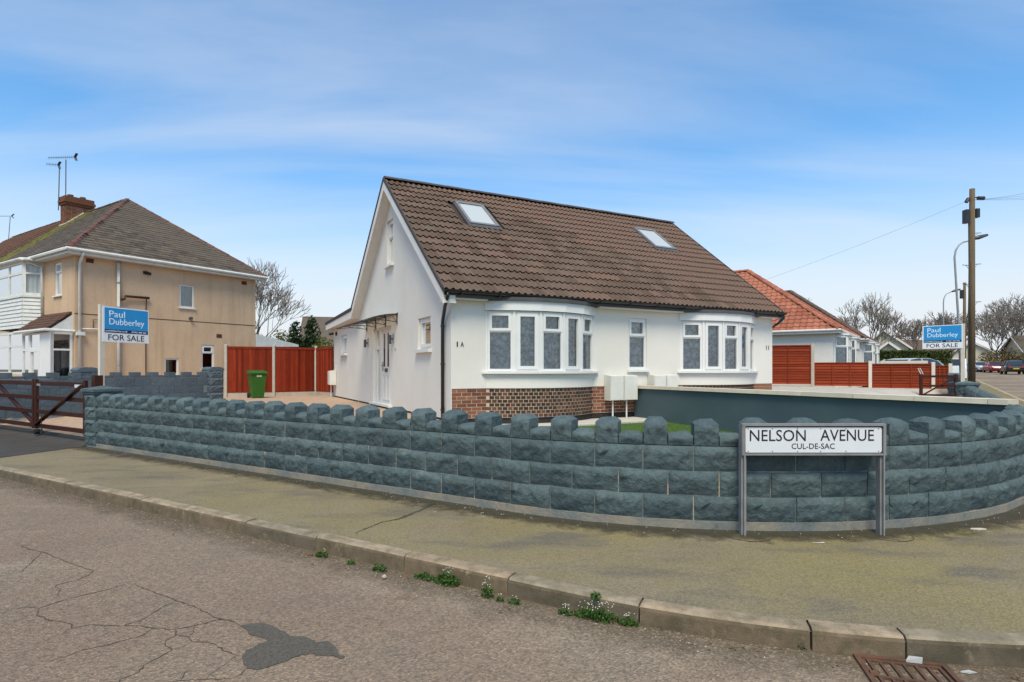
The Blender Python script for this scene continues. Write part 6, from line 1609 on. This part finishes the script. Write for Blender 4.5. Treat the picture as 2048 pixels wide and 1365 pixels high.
scrap('paper_scrap', 'bent white clip lying in the gutter right of the drain', 'litter', (2.36, 2.985, 0), -.12, [(-.04, 0), (.0, -.015), (.045, -.005), (.02, .02)], .01, 'litter')
scrap('brick_chip', 'small orange brick chip in the gutter by the left weeds', 'litter', (-1.70, 4.86, 0), -.122, [(-.02, -.008), (.02, -.008), (.022, .008), (-.018, .01)], .014, 'brick_red')
m = MB(); m.tube([(-.018, 0, .016), (0, 0, .018), (.018, 0, .014)], [.008, .019, .006], 8); o = tag(m.build('pebble', 'stone', None, True), 'single pale pebble on the road below the grassy tuft', 'stone'); o.location = (-.955, 4.32, -.123)
# scattered grit and petals nobody could count
mb = MB(); rr = random.Random(5)
for k in range(420):
    if rr.random() < .6: p, _ = kerb_path(rr.uniform(-12, 4.5), -abs(rr.gauss(0, .16)) - .01); z = -.122
    else: p, _ = wall_path(rr.uniform(0, 18), -abs(rr.gauss(0, .13)) - .03); z = .003
    s = rr.uniform(.003, .009); a = rr.uniform(0, 3)
    mb.add([(p.x + s * math.cos(a), p.y + s * math.sin(a), z), (p.x + s * math.cos(a + 2.1), p.y + s * math.sin(a + 2.1), z), (p.x + s * math.cos(a + 4.2), p.y + s * math.sin(a + 4.2), z), (p.x, p.y, z + s * .9)], [(0, 1, 3), (1, 2, 3), (2, 0, 3)])
mb.build('loose_grit', 'stone', road, kind='stuff')
mb = MB()
for k in range(260):
    p, _ = kerb_path(rr.uniform(-12, 4.5), -abs(rr.gauss(0, .09)) - .01); s = rr.uniform(.006, .016); a = rr.uniform(0, 3); z = -.121
    mb.add([(p.x + s * math.cos(a), p.y + s * math.sin(a), z), (p.x + s * .5 * math.cos(a + 1.6), p.y + s * .5 * math.sin(a + 1.6), z + s * .5), (p.x - s * math.cos(a), p.y - s * math.sin(a), z), (p.x - s * .5 * math.cos(a + 1.6), p.y - s * .5 * math.sin(a + 1.6), z + s * .2)], [(0, 1, 2, 3)])
mb.build('leaf_litter', 'leaf_dry', road, kind='stuff')
mb = MB()
for k in range(30):
    p, _ = wall_path(rr.uniform(.3, 9), -rr.uniform(.05, .5)); s = rr.uniform(.004, .010)
    mb.add([(p.x - s, p.y, .006), (p.x, p.y - s, .007), (p.x + s, p.y, .006), (p.x, p.y + s * .7, .009)], [(0, 1, 2, 3)])
mb.build('petals', 'litter', pave, kind='stuff')
# lawn blades
mb = MB(); tint = []
for k in range(5200):
    s = rr.uniform(1.2, 4.8); t_ = rr.uniform(-4.2, -1.05); p = hp(s, t_); h = rr.uniform(.03, .07); a = rr.uniform(0, 6.28); z = .19 + .05 * (t_ + 4.2) / 3
    mb.add([(p[0], p[1], z), (p[0] + .008 * math.cos(a), p[1] + .008 * math.sin(a), z), (p[0] + rr.uniform(-.02, .02), p[1] + rr.uniform(-.02, .02), z + h)], [(0, 1, 2)]); tint += [0, 0, 1]
gl = mb.build('lawn_grass', 'weed', None, kind='stuff'); tag(gl, 'short green lawn grass between the wall and the bungalow', 'grass'); at = gl.data.attributes.new('tint', 'FLOAT', 'POINT'); at.data.foreach_set('value', tint)

# ------------------------------------------------------------------ trees, hedges, shrubs
def bare_tree(label, p, z0, H, seed, spread=.55, depth=6, group='bare winter trees', twr=.014, lean=(0, 0)):
    rr = random.Random(seed); t = thing('bare_tree', label, 'tree', (p[0], p[1], z0), 0, group); tr, cw = MB(), MB()
    def grow(a, d, L, r, k):
        pts = [a]; rs = [r]; n = 3
        for i in range(n):
            d = (d + Vector((rr.uniform(-1, 1), rr.uniform(-1, 1), rr.uniform(-.3, .8))) * .16).normalized(); a = a + d * (L / n); pts.append(a); rs.append(r * (1 - .38 * (i + 1) / n))
        (tr if k >= depth - 1 else cw).tube(pts, rs, 7 if k >= depth - 1 else (5 if k > 3 else 3), False)
        if k == 0: return
        nc = 5 if k == depth else (3 if k > 1 else rr.choice((2, 3, 3)))
        az0 = rr.uniform(0, 6.28)
        for i in range(nc):
            az = az0 + i * 6.283 / nc + rr.uniform(-.5, .5); tilt = rr.uniform(.35, 1.0) * (spread + (.25 if k == depth else 0)); u = d.orthogonal().normalized(); v = d.cross(u)
            nd = (d * math.cos(tilt) + (u * math.cos(az) + v * math.sin(az)) * math.sin(tilt)).normalized(); nd.z += .12; nd.normalize()
            st = pts[-1] if rr.random() < .6 or k == depth else pts[rr.choice((1, 2))]
            grow(st, nd, L * rr.uniform(.66, .86) * (1.15 if k == depth else 1), max(rs[-1] * rr.uniform(.55, .75), twr), k - 1)
    L0 = H * .235
    grow(Vector((0, 0, -.2)), Vector((lean[0], lean[1], 1)).normalized(), L0, H * .022, depth)
    tr.build('trunk', 'bark', t, True); cw.build('crown', 'twig', t); return t
bare_tree('bare winter tree rising behind the tan house at the left', (-18.9, 41), .1, 10.6, 3, .62, 6, twr=.02, lean=(.15, 0))
bare_tree('low bare tree above the white lean-to left of the bungalow', (-18.2, 48), .1, 5.0, 8, .7, 5, twr=.022)
bare_tree('large spreading bare tree right of the red roof', (38.6, 62), .7, 9.2, 11, .62, 6, twr=.028)
bare_tree('medium bare tree left of the right for-sale board', (52.9, 75), .9, 8.8, 23, .66, 6, twr=.032)
bare_tree('bare tree behind the lamp and the right for-sale board', (60.6, 79.5), 1.0, 9.6, 31, .55, 6, twr=.034)
bare_tree('bare tree right of the telegraph pole beyond the parked cars', (79.5, 95), 1.3, 11.5, 44, .6, 6, twr=.038)
bare_tree('tallest bare tree at the far right picture edge', (87.0, 98), 1.3, 15.5, 57, .62, 6, twr=.042)
bare_tree('bare tree behind the far right picture corner', (95.5, 101), 1.3, 14.0, 61, .6, 6, twr=.04)
bare_tree('bare tree crown peeping over the red roof ridge', (27.8, 60), .7, 10.2, 71, .6, 5, twr=.026)
def leafy(name, label, cat, p, z0, blobs, n, size, mat, seed, group=None, stem=True):
    rr = random.Random(seed); t = thing(name, label, cat, (p[0], p[1], z0), 0, group); mb = MB(); tint = []
    tot = sum(b[3] * b[4] * b[5] for b in blobs)
    for (x, y, z, rx, ry, rz) in blobs:
        for k in range(int(n * rx * ry * rz / tot)):
            d = Vector((rr.gauss(0, 1), rr.gauss(0, 1), rr.gauss(0, 1))).normalized() * (rr.random() ** .45); c = Vector((x + d.x * rx, y + d.y * ry, z + d.z * rz))
            nr = noise.noise(c * 2.2); 
            if nr < -.28: continue
            s = size * rr.uniform(.5, 1.3); a = Vector((rr.uniform(-1, 1), rr.uniform(-1, 1), rr.uniform(-1, 1))).normalized(); u = a.orthogonal().normalized(); v = a.cross(u)
            mb.add([c - u * s, c - v * s * .5, c + u * s, c + v * s * .5], [(0, 1, 2, 3)]); tint += [max(0, min(1, rr.random() * .75 + .25 * nr + .1))] * 4
    o = mb.build('crown', mat, t); at = o.data.attributes.new('tint', 'FLOAT', 'POINT'); at.data.foreach_set('value', tint)
    if stem: m = MB(); m.tube([(0, 0, -.2), (.05, 0, blobs[0][2])], [.09, .03], 6); m.build('trunk', 'bark', t)
    return t
leafy('conifer', 'dark green conifer behind the red fence, left of two', 'tree', (-12.0, 32), .3, [(0, 0, 1.4, .75, .75, 1.5), (0, 0, 2.6, .45, .45, 1.2), (0.1, 0, 3.3, .25, .25, .6)], 9500, .075, 'conifer', 1, 'conifers behind the red fence')
leafy('conifer', 'taller dark conifer behind the red fence beside the white lean-to roof edge', 'tree', (-10.75, 31), .3, [(0, 0, 1.4, .8, .8, 1.5), (0, 0, 2.6, .5, .5, 1.3), (0, 0, 3.5, .24, .24, .6)], 9500, .075, 'conifer', 2, 'conifers behind the red fence')
leafy('shrub', 'yellow-green shrub behind the fence left of the conifers', 'shrub', (-13.6, 34), .3, [(0, 0, 2.0, .9, .7, 1.5)], 4600, .07, 'shrub', 3, 'shrubs behind the red fence')
leafy('shrub', 'bright yellow-green shrub between the conifers and the bungalow gable', 'shrub', (-9.6, 29.5), .3, [(0, 0, 1.6, .8, .6, 1.2), (.6, 0, 1.3, .5, .5, 1.0)], 4600, .065, 'shrub', 4, 'shrubs behind the red fence')
leafy('shrub', 'brown scrubby bush beside the back of the tan house', 'shrub', (-17.6, 38), .2, [(0, 0, 2.2, 1.6, 1, 2.0), (1.6, 0, 1.6, 1.4, 1, 1.6)], 4200, .08, 'brown_shrub', 5, 'shrubs behind the red fence')
leafy('shrub', 'large brown winter shrub behind the black car', 'shrub', (74.0, 86), 1.2, [(0, 0, 1.6, 2.2, 1.5, 1.9), (-2.6, 0, 1.5, 1.8, 1.4, 1.7), (2.4, 0, 1.3, 1.6, 1.2, 1.5)], 5200, .14, 'brown_shrub', 6, 'shrubs beyond the parked cars')
leafy('shrub', 'low yellow-green shrub above the red car', 'shrub', (68.0, 82), 1.2, [(0, 0, .8, 1.5, .8, .9)], 1200, .12, 'shrub', 7, 'shrubs beyond the parked cars')
def hedge(label, a, b, w, z0, H, seed):
    a, b = Vector(a), Vector(b); L = (b - a).length; rr = random.Random(seed)
    t = thing('hedge', label, 'hedge', (a.x, a.y, z0), math.atan2(b.y - a.y, b.x - a.x), 'clipped hedges')
    m = MB(); m.box(.12, L - .12, .12, w - .12, -.2, H - .12); m.build('core', 'hedge_core', t)
    mb = MB(); tint = []
    for k in range(int(9000 * L * H / 18)):
        f = rr.random()
        if f < .55: c = Vector((rr.uniform(0, L), rr.gauss(.06, .05), rr.uniform(0, H)))
        elif f < .85: c = Vector((rr.uniform(0, L), rr.uniform(0, w), H - .05 + rr.gauss(0, .05)))
        else: c = Vector((L - .05 + rr.gauss(0, .05), rr.uniform(0, w), rr.uniform(0, H)))
        nr = noise.noise(c * 1.4); s = rr.uniform(.04, .10); n1 = Vector((rr.uniform(-1, 1), rr.uniform(-1, 1), rr.uniform(-1, 1))).normalized(); u = n1.orthogonal().normalized(); v = n1.cross(u)
        mb.add([c - u * s, c - v * s * .5, c + u * s, c + v * s * .5], [(0, 1, 2, 3)]); tint += [max(0, min(1, rr.random() * .6 + .3 * nr + .2))] * 4
    o = mb.build('foliage', 'hedge', t); at = o.data.attributes.new('tint', 'FLOAT', 'POINT'); at.data.foreach_set('value', tint)
hedge('long clipped green hedge left of the lighter seam beyond the right fence', (26.9, 44.6), (31.6, 43.9), 1.0, .2, 2.65, 1)
hedge('right-hand clipped green hedge block ending beside the telegraph pole', (31.75, 43.85), (33.25, 43.55), 1.1, .2, 2.62, 2)
